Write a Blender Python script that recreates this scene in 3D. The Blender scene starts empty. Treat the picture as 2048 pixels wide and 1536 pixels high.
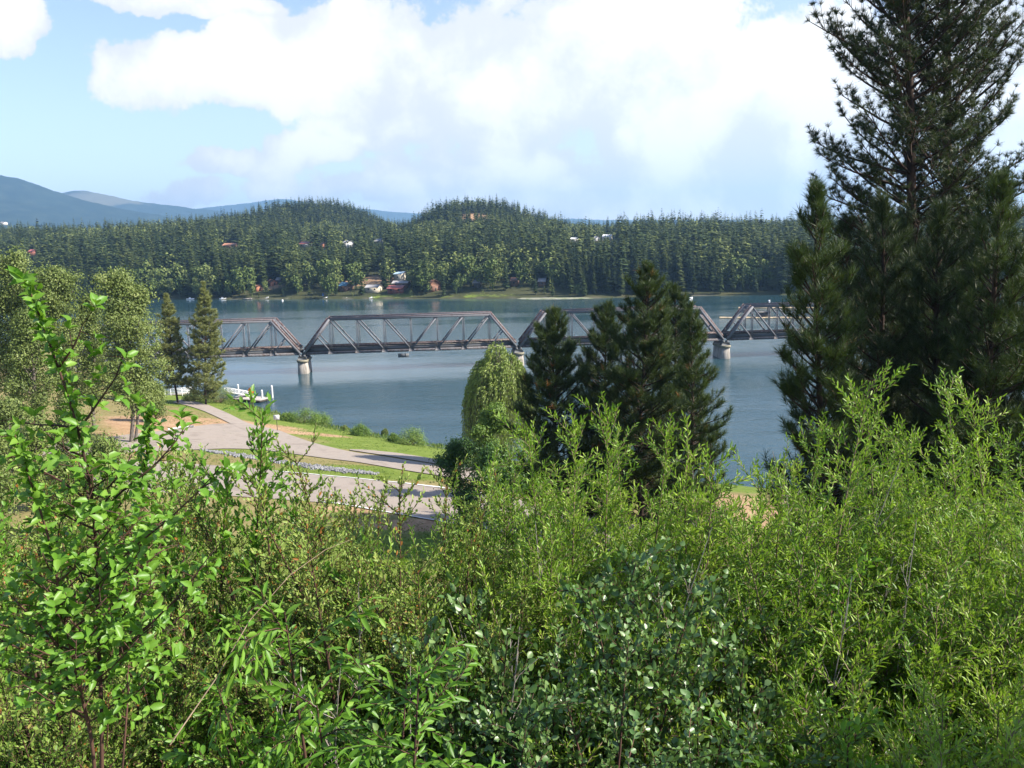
import bpy, math, random
import numpy as np
from mathutils import Matrix, Vector

# ------------------------------------------------------------------ camera
SC = bpy.context.scene
COL = SC.collection
F_PX, W_PX, H_PX = 1600.0, 2048.0, 1536.0
CAM = np.array([0.0, 0.0, 31.0])
PITCH = math.atan(283.0 / F_PX)
ROLL = math.radians(1.3)
fw = np.array([0, math.cos(PITCH), -math.sin(PITCH)])
up0 = np.array([0, math.sin(PITCH), math.cos(PITCH)])
rt0 = np.array([1.0, 0, 0])
rt = rt0 * math.cos(ROLL) - up0 * math.sin(ROLL)
up = up0 * math.cos(ROLL) + rt0 * math.sin(ROLL)
cd = bpy.data.cameras.new("Camera")
cam = bpy.data.objects.new("Camera", cd)
COL.objects.link(cam)
M = Matrix(((rt[0], up[0], -fw[0], CAM[0]), (rt[1], up[1], -fw[1], CAM[1]), (rt[2], up[2], -fw[2], CAM[2]), (0, 0, 0, 1)))
cam.matrix_world = M
cd.sensor_width = 36.0
cd.lens = 36.0 * F_PX / W_PX
cd.clip_start = 0.1
cd.clip_end = 40000
SC.camera = cam

# ------------------------------------------------------------------ light
SUN_AZ, SUN_EL = math.radians(100), math.radians(38)      # azimuth from +Y towards +X
SC.view_settings.view_transform = 'Standard'
SC.view_settings.look = 'None'
SC.view_settings.exposure = 1.18
SC.view_settings.gamma = 1
cy = SC.cycles
cy.max_bounces = 6
cy.diffuse_bounces = 2
cy.glossy_bounces = 3
cy.transmission_bounces = 4
cy.transparent_max_bounces = 4
cy.volume_bounces = 0
cy.caustics_reflective = False
cy.caustics_refractive = False
cy.sample_clamp_indirect = 6
cy.use_denoising = True
cy.denoiser = 'OPENIMAGEDENOISE'
cy.denoising_prefilter = 'ACCURATE'

sl = bpy.data.lights.new("Sun", 'SUN')
sl.energy = 5.0
sl.angle = math.radians(0.53)
sl.color = (1.0, 0.93, 0.82)
sun = bpy.data.objects.new("Sun", sl)
COL.objects.link(sun)
sd = Vector((math.sin(SUN_AZ) * math.cos(SUN_EL), math.cos(SUN_AZ) * math.cos(SUN_EL), math.sin(SUN_EL)))
sun.rotation_euler = sd.to_track_quat('Z', 'Y').to_euler()
sun.location = (60, 0, 80)


class NT:
    """small helper for writing node trees"""
    def __init__(s, tree):
        s.t = tree
        s.t.nodes.clear()

    def n(s, typ, props=None, **inp):
        nd = s.t.nodes.new(typ)
        for k, v in (props or {}).items():
            setattr(nd, k, v)
        for k, v in inp.items():
            k = k.replace('_', ' ')
            if k.startswith('i') and k[1:].isdigit():
                sock = nd.inputs[int(k[1:])]
            else:
                sock = nd.inputs[k]
            if isinstance(v, bpy.types.NodeSocket):
                s.t.links.new(v, sock)
            elif v is not None:
                if getattr(sock, 'type', '') == 'RGBA' and len(v) == 3:
                    v = (*v, 1)
                sock.default_value = v
        return nd

    def math(s, op, a, b=0.0, c=0.0, clamp=False):
        nd = s.n('ShaderNodeMath', {'operation': op, 'use_clamp': clamp}, i0=a, i1=b)
        if op in ('MULTIPLY_ADD', 'SMOOTH_MAX', 'SMOOTH_MIN'):
            s._set(nd.inputs[2], c)
        return nd.outputs[0]

    def _set(s, sock, v):
        if isinstance(v, bpy.types.NodeSocket):
            s.t.links.new(v, sock)
        else:
            sock.default_value = v

    def mix(s, fac, a, b):
        nd = s.n('ShaderNodeMix', {'data_type': 'RGBA'})
        s._set(nd.inputs[0], fac)
        for i, v in ((6, a), (7, b)):
            if isinstance(v, bpy.types.NodeSocket):
                s.t.links.new(v, nd.inputs[i])
            else:
                nd.inputs[i].default_value = (*v, 1) if len(v) == 3 else v
        return nd.outputs[2]

    def ramp(s, fac, stops):
        nd = s.n('ShaderNodeValToRGB', None, Fac=fac)
        e = nd.color_ramp.elements
        while len(e) < len(stops):
            e.new(0.5)
        for el, (p, c) in zip(e, stops):
            el.position = p
            el.color = (*c, 1) if not isinstance(c, float) else (c, c, c, 1)
        return nd.outputs[0]

    def noise(s, vec, scale, detail=4, rough=0.55, dist=0.0):
        return s.n('ShaderNodeTexNoise', None, Vector=vec, Scale=scale, Detail=detail, Roughness=rough, Distortion=dist)

    def smooth(s, v, lo, hi):
        nd = s.n('ShaderNodeMapRange', {'interpolation_type': 'SMOOTHSTEP'}, i0=v, i1=lo, i2=hi)
        return nd.outputs[0]


def ray(px, py):
    d = fw + rt * ((px - W_PX / 2) / F_PX) + up * ((H_PX / 2 - py) / F_PX)
    return d


def at(px, py, Y):
    """the world point seen at a photo pixel at ground distance Y"""
    d = ray(px, py)
    return CAM + d * (Y / d[1])


def on_z(px, py, z):
    d = ray(px, py)
    return CAM + d * ((z - CAM[2]) / d[2])


def proj(P):
    P = np.asarray(P, float) - CAM
    dep = P @ fw
    return W_PX / 2 + F_PX * (P @ rt) / dep, H_PX / 2 - F_PX * (P @ up) / dep, dep


# sky: Nishita daylight with a bank of bright summer cumulus mixed in by direction
world = bpy.data.worlds.new("World")
SC.world = world
world.use_nodes = True
w = NT(world.node_tree)
tc = w.n('ShaderNodeTexCoord').outputs['Generated']
sky = w.n('ShaderNodeTexSky', {'sky_type': 'NISHITA', 'sun_disc': False, 'sun_elevation': SUN_EL, 'sun_rotation': SUN_AZ,
                               'altitude': 650, 'air_density': 1.0, 'dust_density': 1.3, 'ozone_density': 2.0}, Vector=tc)
sep = w.n('ShaderNodeSeparateXYZ', None, Vector=tc)
yy = w.math('MAXIMUM', w.math('ABSOLUTE', sep.outputs[1]), 0.12)
cu = w.math('DIVIDE', sep.outputs[0], yy)
cv = w.math('DIVIDE', sep.outputs[2], yy)
cvec = w.n('ShaderNodeCombineXYZ', None, X=cu, Y=cv, Z=sep.outputs[1]).outputs[0]
# domain warp so that the lobes billow
wn = w.noise(cvec, 5.0, 5, 0.6)
wsub = w.n('ShaderNodeVectorMath', {'operation': 'SUBTRACT'}, i0=wn.outputs['Color'], i1=(0.5, 0.5, 0.5)).outputs[0]
wsc = w.n('ShaderNodeVectorMath', {'operation': 'SCALE'}, i0=wsub, Scale=0.10).outputs[0]
cw = w.n('ShaderNodeVectorMath', {'operation': 'ADD'}, i0=cvec, i1=wsc).outputs[0]
s2 = w.n('ShaderNodeSeparateXYZ', None, Vector=cw)
CLOUDS = [  # photo px centre, half width, half height, weight
    (-20, 70, 90, 50, .9), (430, 2, 200, 22, .8), (330, 125, 120, 50, 1.0), (500, 80, 70, 50, 1.0), (450, 160, 190, 50, .9), (640, 70, 130, 70, 1.0),
    (760, 130, 220, 110, 1.15), (960, 150, 230, 130, 1.15), (1230, 140, 160, 130, 1.2), (1060, 38, 60, 22, .45),
    (560, 205, 40, 34, .7), (800, 240, 170, 55, .85), (1010, 330, 250, 60, .75), (1400, 260, 260, 150, 1.15), (1650, 200, 260, 130, 1.2),
    (1560, 95, 130, 35, .9), (1370, 32, 90, 40, .30), (470, 345, 100, 24, .8), (560, 318, 62, 26, .75), (640, 300, 70, 22, .7),
    (370, 398, 70, 22, .75), (600, 385, 110, 20, .65), (800, 370, 260, 26, .6), (1300, 380, 420, 75, 1.1), (1500, 320, 200, 80, .9), (2000, 250, 400, 230, 1.2),
    (660, 12, 60, 22, .55), (2600, 200, 500, 260, 1.1), (-700, 150, 260, 70, .9)]
field = None
for (cx_, cy_, hw, hh, wt) in CLOUDS:
    d = ray(cx_, cy_)
    u0, v0 = d[0] / d[1], d[2] / d[1]
    e1 = w.math('MULTIPLY', w.math('SUBTRACT', s2.outputs[0], u0), F_PX / (hw * 1.25))
    e2 = w.math('MULTIPLY', w.math('SUBTRACT', s2.outputs[1], v0), F_PX / (hh * 1.25))
    q = w.math('ADD', w.math('MULTIPLY', e1, e1), w.math('MULTIPLY', e2, e2))
    g = w.math('MULTIPLY', w.math('SUBTRACT', 1.0, q), wt)
    field = g if field is None else w.math('SMOOTH_MAX', field, g, 0.25)
fb = w.noise(cvec, 6.5, 13, 0.68, 0.1).outputs[0]
dens = w.math('ADD', w.math('MAXIMUM', field, -0.9), w.math('MULTIPLY', w.math('SUBTRACT', fb, 0.5), 3.9))
mask = w.smooth(dens, -0.08, 0.27)
mask = w.math('MULTIPLY', mask, w.math('ADD', 0.2, w.math('MULTIPLY', w.smooth(sep.outputs[1], -0.3, 0.1), 0.8)))
mask = w.math('MULTIPLY', mask, w.smooth(sep.outputs[2], -0.02, 0.03))
soft = w.noise(cvec, 3.2, 6, 0.6).outputs[0]
thin = w.math('MULTIPLY', w.smooth(soft, 0.5, 0.9), 0.30)
mask = w.math('MAXIMUM', mask, thin)
body = w.noise(cw, 6.5, 7, 0.6).outputs[0]
shade = w.smooth(w.math('ADD', w.math('MULTIPLY', dens, 0.16), body), 0.46, 0.72)
CLOUD_GAIN = 1.0
ccol = w.mix(shade, (5.3, 5.35, 5.4), (7.2, 7.1, 6.9))
# pale glare of the afternoon haze towards the horizon and the sunny side
hz = w.math('POWER', w.math('SUBTRACT', 1.0, w.math('MINIMUM', w.math('MAXIMUM', sep.outputs[2], 0.0), 1.0)), 4.5)
side = w.smooth(sep.outputs[0], -0.75, 0.75)
hz = w.math('MULTIPLY', hz, w.math('ADD', 0.35, w.math('MULTIPLY', side, 0.65)))
skyc = w.n('ShaderNodeMix', {'data_type': 'RGBA', 'blend_type': 'MULTIPLY'}, i0=1.0, i6=sky.outputs[0], i7=(1.38, 1.32, 1.42)).outputs[2]
skyb = w.mix(w.math('MULTIPLY', hz, 0.95), skyc, (6.5, 6.6, 6.6))
allsky = w.mix(mask, skyb, ccol)
bg = w.n('ShaderNodeBackground', None, Color=allsky, Strength=0.082)
w.n('ShaderNodeOutputWorld', None, Surface=bg.outputs[0])
world.cycles.sampling_method = 'MANUAL'
world.cycles.sample_map_resolution = 512

# ------------------------------------------------------------------ builders
def unit(v):
    v = np.asarray(v, float)
    return v / np.maximum(np.linalg.norm(v, axis=-1, keepdims=True), 1e-9)


class MB:
    """collects triangles and quads and links them as one mesh object"""
    def __init__(s):
        s.V, s.F, s.T, s.n = [], [], [], 0

    def add(s, V, F, tint=None):
        V = np.asarray(V, float).reshape(-1, 3)
        F = np.asarray(F, int)
        s.V.append(V)
        s.F.append(F + s.n)
        s.T.append(np.full(len(V), 0.5) if tint is None else np.broadcast_to(np.asarray(tint, float), (len(V),)))
        s.n += len(V)
        return s

    def box(s, c, size, rz=0.0, tint=None):
        x, y, z = np.array(size) / 2
        V = np.array([(-x, -y, -z), (x, -y, -z), (x, y, -z), (-x, y, -z), (-x, -y, z), (x, -y, z), (x, y, z), (-x, y, z)])
        cz, sz = math.cos(rz), math.sin(rz)
        V = np.stack([V[:, 0] * cz - V[:, 1] * sz, V[:, 0] * sz + V[:, 1] * cz, V[:, 2]], 1) + np.array(c)
        return s.add(V, [(0, 3, 2, 1), (4, 5, 6, 7), (0, 1, 5, 4), (1, 2, 6, 5), (2, 3, 7, 6), (3, 0, 4, 7)], tint)

    def beam(s, a, b, w, h, upv=(0, 0, 1), tint=None):
        a, b = np.array(a, float), np.array(b, float)
        d = unit(b - a)
        x = np.cross(d, upv)
        if np.linalg.norm(x) < 1e-5:
            x = np.array([1.0, 0, 0])
        x = unit(x)
        y = np.cross(x, d)
        V = []
        for p in (a, b):
            for i, j in ((-1, -1), (1, -1), (1, 1), (-1, 1)):
                V.append(p + x * w / 2 * i + y * h / 2 * j)
        return s.add(V, [(0, 3, 2, 1), (4, 5, 6, 7), (0, 1, 5, 4), (1, 2, 6, 5), (2, 3, 7, 6), (3, 0, 4, 7)], tint)

    def prism(s, pts, y0, y1, axis=1, tint=None):
        """extrude a closed outline (2-D) along an axis"""
        n = len(pts)
        V = []
        for yv in (y0, y1):
            for a, b in pts:
                V.append((a, yv, b) if axis == 1 else (yv, a, b) if axis == 0 else (a, b, yv))
        for i in range(n):
            s.F.append(np.array([[i, (i + 1) % n, n + (i + 1) % n, n + i]]) + s.n)
        for i in range(1, n - 1):
            s.F.append(np.array([[0, i, i + 1], [n, n + i + 1, n + i]]) + s.n)
        s.V.append(np.array(V, float))
        s.T.append(np.full(2 * n, 0.5 if tint is None else tint))
        s.n += 2 * n
        return s

    def tubes(s, P, R, sides=4, tint=None):
        """P (m,k,3) polylines, R (m,k) radii"""
        P = np.asarray(P, float)
        R = np.asarray(R, float)
        if P.ndim == 2:
            P, R = P[None], R[None]
        m, k, _ = P.shape
        T = np.empty_like(P)
        T[:, 1:-1] = P[:, 2:] - P[:, :-2]
        T[:, 0] = P[:, 1] - P[:, 0]
        T[:, -1] = P[:, -1] - P[:, -2]
        T = unit(T)
        main = unit(P[:, -1] - P[:, 0])
        ref = np.where(np.abs(main[:, 2:3]) > 0.85, np.array([[1.0, 0.05, 0]]), np.array([[0, 0.05, 1.0]]))[:, None, :]
        A = unit(np.cross(T, ref))
        B = np.cross(T, A)
        ang = np.arange(sides) * 2 * math.pi / sides
        V = P[:, :, None, :] + R[:, :, None, None] * (A[:, :, None, :] * np.cos(ang)[None, None, :, None] + B[:, :, None, :] * np.sin(ang)[None, None, :, None])
        i, j = np.meshgrid(np.arange(k - 1), np.arange(sides), indexing='ij')
        j2 = (j + 1) % sides
        q = np.stack([i * sides + j, i * sides + j2, (i + 1) * sides + j2, (i + 1) * sides + j], -1).reshape(-1, 4)
        F = (q[None] + (np.arange(m) * k * sides)[:, None, None]).reshape(-1, 4)
        t = None if tint is None else np.repeat(np.broadcast_to(np.asarray(tint, float), (m,)), k * sides)
        s.add(V.reshape(-1, 3), F, t)
        cap = np.arange(sides - 1, -1, -1)
        if sides in (3, 4):
            s.F.append(s.n - m * k * sides + (np.arange(m) * k * sides)[:, None] + (k - 1) * sides + cap[::-1][None])
        return s

    def build(s, name, mat, parent=None, smooth=False, link=True):
        me = bpy.data.meshes.new(name)
        V = np.concatenate(s.V).astype(np.float32)
        me.vertices.add(len(V))
        me.vertices.foreach_set('co', V.ravel())
        tot = np.concatenate([np.full(len(f), f.shape[1], np.int32) for f in s.F])
        idx = np.concatenate([f.ravel() for f in s.F]).astype(np.int32)
        me.loops.add(len(idx))
        me.loops.foreach_set('vertex_index', idx)
        me.polygons.add(len(tot))
        me.polygons.foreach_set('loop_start', np.concatenate([[0], np.cumsum(tot)[:-1]]).astype(np.int32))
        if smooth:
            me.polygons.foreach_set('use_smooth', np.ones(len(tot), bool))
        a = me.attributes.new('tint', 'FLOAT', 'POINT')
        a.data.foreach_set('value', np.concatenate(s.T).astype(np.float32))
        me.update(calc_edges=True)
        for m in (mat if isinstance(mat, (list, tuple)) else [mat]):
            me.materials.append(m)
        o = bpy.data.objects.new(name, me)
        if link:
            COL.objects.link(o)
        if parent is not None:
            o.parent = parent
        return o


def tag(o, label=None, cat=None, group=None, kind=None):
    if label:
        o['label'] = label
    if cat:
        o['category'] = cat
    if group:
        o['group'] = group
    if kind:
        o['kind'] = kind
    return o


def thing(name, label, cat, loc=(0, 0, 0), rz=0.0, group=None, scale=1.0):
    o = bpy.data.objects.new(name, None)
    COL.objects.link(o)
    o.empty_display_size = 0.2
    o.location = loc
    o.rotation_euler = (0, 0, rz)
    o.scale = (scale, scale, scale) if not isinstance(scale, (tuple, list)) else scale
    return tag(o, label, cat, group)


def copy_tree(o, label=None, group=None, loc=None, rz=None, scale=None):
    c = o.copy()
    COL.objects.link(c)
    for ch in [x for x in bpy.data.objects if x.parent == o]:
        k = ch.copy()
        COL.objects.link(k)
        k.parent = c
        for g in [x for x in bpy.data.objects if x.parent == ch]:
            q = g.copy()
            COL.objects.link(q)
            q.parent = k
    tag(c, label, None, group)
    if loc is not None:
        c.location = loc
    if rz is not None:
        c.rotation_euler = (0, 0, rz)
    if scale is not None:
        c.scale = (scale, scale, scale) if not isinstance(scale, (tuple, list)) else scale
    return c


# ---- leaves and needles
def leaves(mb, P, D, N, L, W, full=False, fold=0.18, droop=0.12, tint=None, rng=None):
    n = len(P)
    D = unit(D)
    S = unit(np.cross(D, N))
    N = np.cross(S, D)
    L = np.broadcast_to(np.asarray(L, float), (n,))[:, None]
    W = np.broadcast_to(np.asarray(W, float), (n,))[:, None]
    tip = P + D * L - N * L * droop
    if full:
        l1 = P + D * L * .30 + S * W * .42 + N * W * fold
        r1 = P + D * L * .30 - S * W * .42 + N * W * fold
        l2 = P + D * L * .66 + S * W * .40 + N * (W * fold - L * droop * .4)
        r2 = P + D * L * .66 - S * W * .40 + N * (W * fold - L * droop * .4)
        m = P + D * L * .5 - N * L * droop * .2
        V = np.stack([P, l1, r1, l2, r2, m, tip], 1)
        f = np.array([(0, 2, 5), (2, 4, 5), (4, 6, 5), (6, 3, 5), (3, 1, 5), (1, 0, 5)])
    else:
        l1 = P + D * L * .45 + S * W * .5 + N * W * fold
        r1 = P + D * L * .45 - S * W * .5 + N * W * fold
        V = np.stack([P, l1, r1, tip], 1)
        f = np.array([(0, 2, 3), (0, 3, 1)])
    k = V.shape[1]
    F = (f[None] + (np.arange(n) * k)[:, None, None]).reshape(-1, 3)
    mb.add(V.reshape(-1, 3), F, None if tint is None else np.repeat(tint, k))


def needles(mb, P, A, k, length, width, spread, rng, tint=None, along=0.5):
    """k needles in a brush round each tip P with axis A"""
    n = len(P)
    A = unit(A)
    ref = np.where(np.abs(A[:, 2:3]) > .9, np.array([[1.0, 0, 0]]), np.array([[0, 0, 1.0]]))
    X = unit(np.cross(A, ref))
    Y = np.cross(A, X)
    ph = rng.uniform(0, 2 * math.pi, (n, k))
    el = np.abs(rng.normal(spread, .28, (n, k)))
    d = A[:, None] * np.cos(el)[..., None] + (X[:, None] * np.cos(ph)[..., None] + Y[:, None] * np.sin(ph)[..., None]) * np.sin(el)[..., None]
    Ln = np.broadcast_to(np.asarray(length, float).reshape(-1, 1), (n, k)) * rng.uniform(.75, 1.15, (n, k))
    b = P[:, None] - A[:, None] * (rng.uniform(0, 1, (n, k)) * along * Ln)[..., None]
    s = unit(np.cross(d, rng.normal(size=(n, k, 3))))
    V = np.stack([b - s * width / 2, b + s * width / 2, b + d * Ln[..., None]], 2).reshape(-1, 3)
    F = np.arange(len(V)).reshape(-1, 3)
    t = None
    if tint is not None:
        t = np.repeat(np.asarray(tint), k * 3)
    mb.add(V, F, t)


# ------------------------------------------------------------------ materials
def new_mat(name):
    m = bpy.data.materials.new(name)
    m.use_nodes = True
    t = NT(m.node_tree)
    out = t.n('ShaderNodeOutputMaterial')
    return m, t, out


def foliage_mat(name, stops, rough=.5, transl=.28, spec=.35, rand=.25, tcol=None):
    m, t, out = new_mat(name)
    a = t.n('ShaderNodeAttribute', {'attribute_name': 'tint'}).outputs['Fac']
    oi = t.n('ShaderNodeObjectInfo').outputs['Random']
    v = t.math('ADD', a, t.math('MULTIPLY', t.math('SUBTRACT', oi, .5), rand))
    c = t.ramp(v, stops)
    p = t.n('ShaderNodeBsdfPrincipled', None, Base_Color=c, Roughness=rough)
    p.inputs['Specular IOR Level'].default_value = spec
    sh = p.outputs[0]
    if transl > 0:
        tcn = t.mix(.5, c, tcol or (0.16, 0.24, 0.02))
        tr = t.n('ShaderNodeBsdfTranslucent', None, Color=tcn)
        sh = t.n('ShaderNodeMixShader', None, Fac=transl, i1=sh, i2=tr.outputs[0]).outputs[0]
    t.t.links.new(sh, out.inputs[0])
    return m


def rough_mat(name, c1, c2, scale=6.0, rough=.85, bump=0.0, c3=None, stretch=(1, 1, 1), spec=.3, coord='Object', lo=.35, hi=.65):
    m, t, out = new_mat(name)
    co = t.n('ShaderNodeTexCoord').outputs[coord]
    mp = t.n('ShaderNodeMapping', None, Vector=co)
    mp.inputs['Scale'].default_value = stretch
    nz = t.noise(mp.outputs[0], scale, 6, .65)
    stops = [(lo, c1), (hi, c2)] if c3 is None else [(lo, c1), ((lo + hi) / 2, c2), (hi, c3)]
    c = t.ramp(nz.outputs[0], stops)
    p = t.n('ShaderNodeBsdfPrincipled', None, Base_Color=c, Roughness=rough)
    p.inputs['Specular IOR Level'].default_value = spec
    if bump:
        b = t.n('ShaderNodeBump', None, Height=nz.outputs[0], Strength=bump)
        t.t.links.new(b.outputs[0], p.inputs['Normal'])
    t.t.links.new(p.outputs[0], out.inputs[0])
    return m


def plain_mat(name, c, rough=.5, spec=.4, metal=0.0):
    return rough_mat(name, tuple(x * .88 for x in c), tuple(min(1, x * 1.08) for x in c), 3.0, rough, spec=spec)


def steel_mat(name, paint, rust, amount, scale=1.6):
    m, t, out = new_mat(name)
    co = t.n('ShaderNodeTexCoord').outputs['Object']
    n1 = t.noise(co, scale, 9, .75)
    n2 = t.noise(co, scale * 6, 4, .6)
    v = t.math('ADD', n1.outputs[0], t.math('MULTIPLY', t.math('SUBTRACT', n2.outputs[0], .5), .35))
    k = t.smooth(v, .62 - amount, .70 - amount)
    pc = t.ramp(n2.outputs[0], [(.3, tuple(x * .8 for x in paint)), (.7, paint)])
    rc = t.ramp(n2.outputs[0], [(.35, tuple(x * .45 for x in rust)), (.65, rust)])
    c = t.mix(k, pc, rc)
    p = t.n('ShaderNodeBsdfPrincipled', None, Base_Color=c, Roughness=.7)
    t.t.links.new(p.outputs[0], out.inputs[0])
    return m


M = {}
M['steel'] = steel_mat('weathered_steel', (.165, .165, .18), (.080, .058, .05), .06)
M['steel_dark'] = steel_mat('stained_steel', (.135, .135, .145), (.075, .048, .042), .14, 2.5)
M['steel_rust'] = steel_mat('rusty_steel', (.30, .27, .27), (.17, .095, .078), .20, 2.4)
M['girder'] = steel_mat('girder_steel', (.115, .12, .125), (.07, .05, .045), .03)
M['tie'] = rough_mat('old_ties', (.045, .04, .038), (.11, .095, .085), 3)
M['concrete'] = rough_mat('pier_concrete', (.17, .15, .125), (.38, .35, .31), 1.1, .9, .15, stretch=(1.6, 1.6, .22))
M['concrete_cap'] = rough_mat('mossy_concrete', (.13, .12, .075), (.30, .27, .20), 2.0, .9, .2)
M['asphalt'] = rough_mat('pale_asphalt', (.235, .195, .16), (.31, .26, .215), .35, .9, .05, c3=(.27, .23, .19), stretch=(1, 1, 1))
M['line'] = rough_mat('road_paint', (.62, .61, .58), (.8, .79, .76), 3, .7)
M['white'] = rough_mat('white_paint', (.58, .58, .57), (.72, .72, .71), 2, .5)
M['plank'] = rough_mat('dock_planks', (.42, .37, .33), (.60, .54, .48), 4, .85, stretch=(.3, 3, 1))
M['dark_wood'] = rough_mat('dark_timber', (.04, .035, .03), (.10, .085, .07), 4, .85)
M['orange'] = plain_mat('orange_plastic', (.80, .20, .015), .4)
M['bark_pine'] = rough_mat('pine_bark', (.020, .015, .012), (.075, .045, .032), 5, .95, .4, stretch=(1, 1, .3))
M['bark_grey'] = rough_mat('grey_bark', (.07, .06, .05), (.21, .18, .15), 7, .95, .3, stretch=(1, 1, .3))
M['bark_red'] = rough_mat('red_brown_bark', (.035, .02, .016), (.11, .055, .038), 9, .85, .2, stretch=(1, 1, .3))
M['twig'] = rough_mat('willow_twig', (.10, .075, .045), (.27, .20, .13), 9, .8)
M['dead'] = rough_mat('dead_twig', (.20, .17, .15), (.38, .33, .30), 9, .85)
M['rock'] = rough_mat('riprap_rock', (.12, .12, .122), (.29, .29, .29), 1.3, .9, .2)
GREEN = {
    'cherry': foliage_mat('cherry_leaf', [(.0, (.05, .13, .014)), (.5, (.105, .235, .022)), (1, (.20, .34, .05))], .42, .32, .35, .3, (.30, .55, .03)),
    'willow': foliage_mat('willow_leaf', [(.0, (.045, .115, .012)), (.5, (.145, .27, .022)), (1, (.33, .45, .06))], .45, .32, .35, .62, (.34, .55, .03)),
    'small': foliage_mat('small_leaf', [(.0, (.055, .12, .018)), (.5, (.15, .245, .038)), (.93, (.29, .36, .085)), (1, (.32, .12, .03))], .48, .30, .3, .4, (.34, .48, .05)),
    'alder': foliage_mat('alder_leaf', [(.0, (.03, .075, .018)), (.5, (.085, .17, .04)), (1, (.19, .28, .10))], .38, .22, .55, .4, (.16, .28, .03)),
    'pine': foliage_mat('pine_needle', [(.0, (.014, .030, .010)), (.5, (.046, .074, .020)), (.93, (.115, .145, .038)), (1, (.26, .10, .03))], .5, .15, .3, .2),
    'pine_shaded': foliage_mat('shaded_pine_needle', [(.0, (.010, .022, .009)), (.5, (.030, .050, .017)), (1, (.085, .10, .032))], .5, .10, .3, .1),  # darker copy of pine_needle: shade of the backlit pines put into the colour
    'fir': foliage_mat('fir_needle', [(.0, (.10, .115, .035)), (.5, (.22, .24, .08)), (1, (.33, .34, .13))], .55, .22, .25, .2),
    'cottonwood': foliage_mat('cottonwood_leaf', [(.0, (.06, .09, .02)), (.5, (.155, .205, .052)), (1, (.30, .34, .12))], .5, .28, .25, .2, (.3, .38, .06)),
    'weeping': foliage_mat('weeping_willow_leaf', [(.0, (.10, .155, .03)), (.5, (.24, .32, .065)), (1, (.40, .45, .13))], .42, .28, .35, .1, (.34, .5, .06)),
    'broad': foliage_mat('maple_leaf', [(.0, (.018, .050, .010)), (.5, (.042, .10, .018)), (1, (.09, .17, .035))], .5, .22, .3, .1),
    'bush': foliage_mat('bank_bush_leaf', [(.0, (.06, .12, .02)), (.5, (.125, .21, .032)), (1, (.24, .30, .065))], .5, .28, .3, .2, (.3, .45, .04)),
    'far': foliage_mat('far_conifer', [(.0, (.018, .034, .012)), (.5, (.050, .075, .024)), (1, (.105, .125, .036))], .7, .0, .15, .8),
    'far_leafy': foliage_mat('far_broadleaf', [(.0, (.05, .08, .018)), (.5, (.11, .15, .038)), (1, (.19, .22, .07))], .7, .0, .15, .6),
}
M.update(GREEN)

# ------------------------------------------------------------------ terrain
RNG = np.random.default_rng(7)


def vnoise(x, y, sc, seed=0):
    """smooth value noise, vectorised"""
    x = np.asarray(x, float) / sc
    y = np.asarray(y, float) / sc
    xi, yi = np.floor(x).astype(int), np.floor(y).astype(int)
    fx, fy = x - xi, y - yi
    fx, fy = fx * fx * (3 - 2 * fx), fy * fy * (3 - 2 * fy)

    def h(a, b):
        n = (a * 374761393 + b * 668265263 + seed * 144665) & 0x7fffffff
        n = ((n ^ (n >> 13)) * 1274126177) & 0x7fffffff
        return ((n ^ (n >> 16)) & 0xffff) / 65535.0
    return (h(xi, yi) * (1 - fx) + h(xi + 1, yi) * fx) * (1 - fy) + (h(xi, yi + 1) * (1 - fx) + h(xi + 1, yi + 1) * fx) * fy


def fbm(x, y, sc, seed=0, octs=4):
    s, a, t = 0, 1, 0
    for i in range(octs):
        s = s + a * vnoise(x, y, sc / 2 ** i, seed + i * 17)
        t += a
        a *= .5
    return s / t - .5


# shoreline of this bank, read from the photo on the water plane
_sh = [on_z(px, py, 0)[:2] for px, py in ((330, 782), (400, 795), (460, 803), (510, 816), (560, 830), (650, 853), (740, 871), (860, 893), (1000, 918), (1200, 945), (1450, 972), (1700, 1000))]
SHX = np.array([-400, -150, -118, -92] + [p[0] for p in _sh] + [90, 140, 300])
SHY = np.array([300, 280, 235, 200] + [p[1] for p in _sh] + [90, 100, 140])
_fs = [on_z(px, py, 0)[:2] for px, py in ((-300, 602), (0, 602), (300, 599), (600, 598.5), (850, 597.5), (1040, 597), (1190, 596.5), (1300, 592.5), (1540, 590), (1800, 588), (2200, 584))]
FX = np.array([p[0] for p in _fs])
FY = np.array([p[1] for p in _fs])
FX = np.concatenate([[-900], FX, [900]])
FY = np.concatenate([[560], FY, [430]])
PY = np.array([-80, -25, -10, -2, 0, 3, 6, 10, 16, 25, 40, 55, 70, 85, 100, 112, 119, 122, 130, 150, 200])
PZ = np.array([35, 31.5, 30.0, 29.5, 29.3, 27.3, 24.8, 22.0, 18.6, 15.2, 11.7, 9.6, 8.2, 6.8, 4.4, 2.2, .8, 0, -1.5, -3, -3])
FT = np.array([-60, -15, 0, 2, 12, 40, 80, 160, 320, 600, 4000])
FZ = np.array([-3, -2, 0, .7, 2.2, 7, 13, 22, 30, 34, 36])


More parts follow.
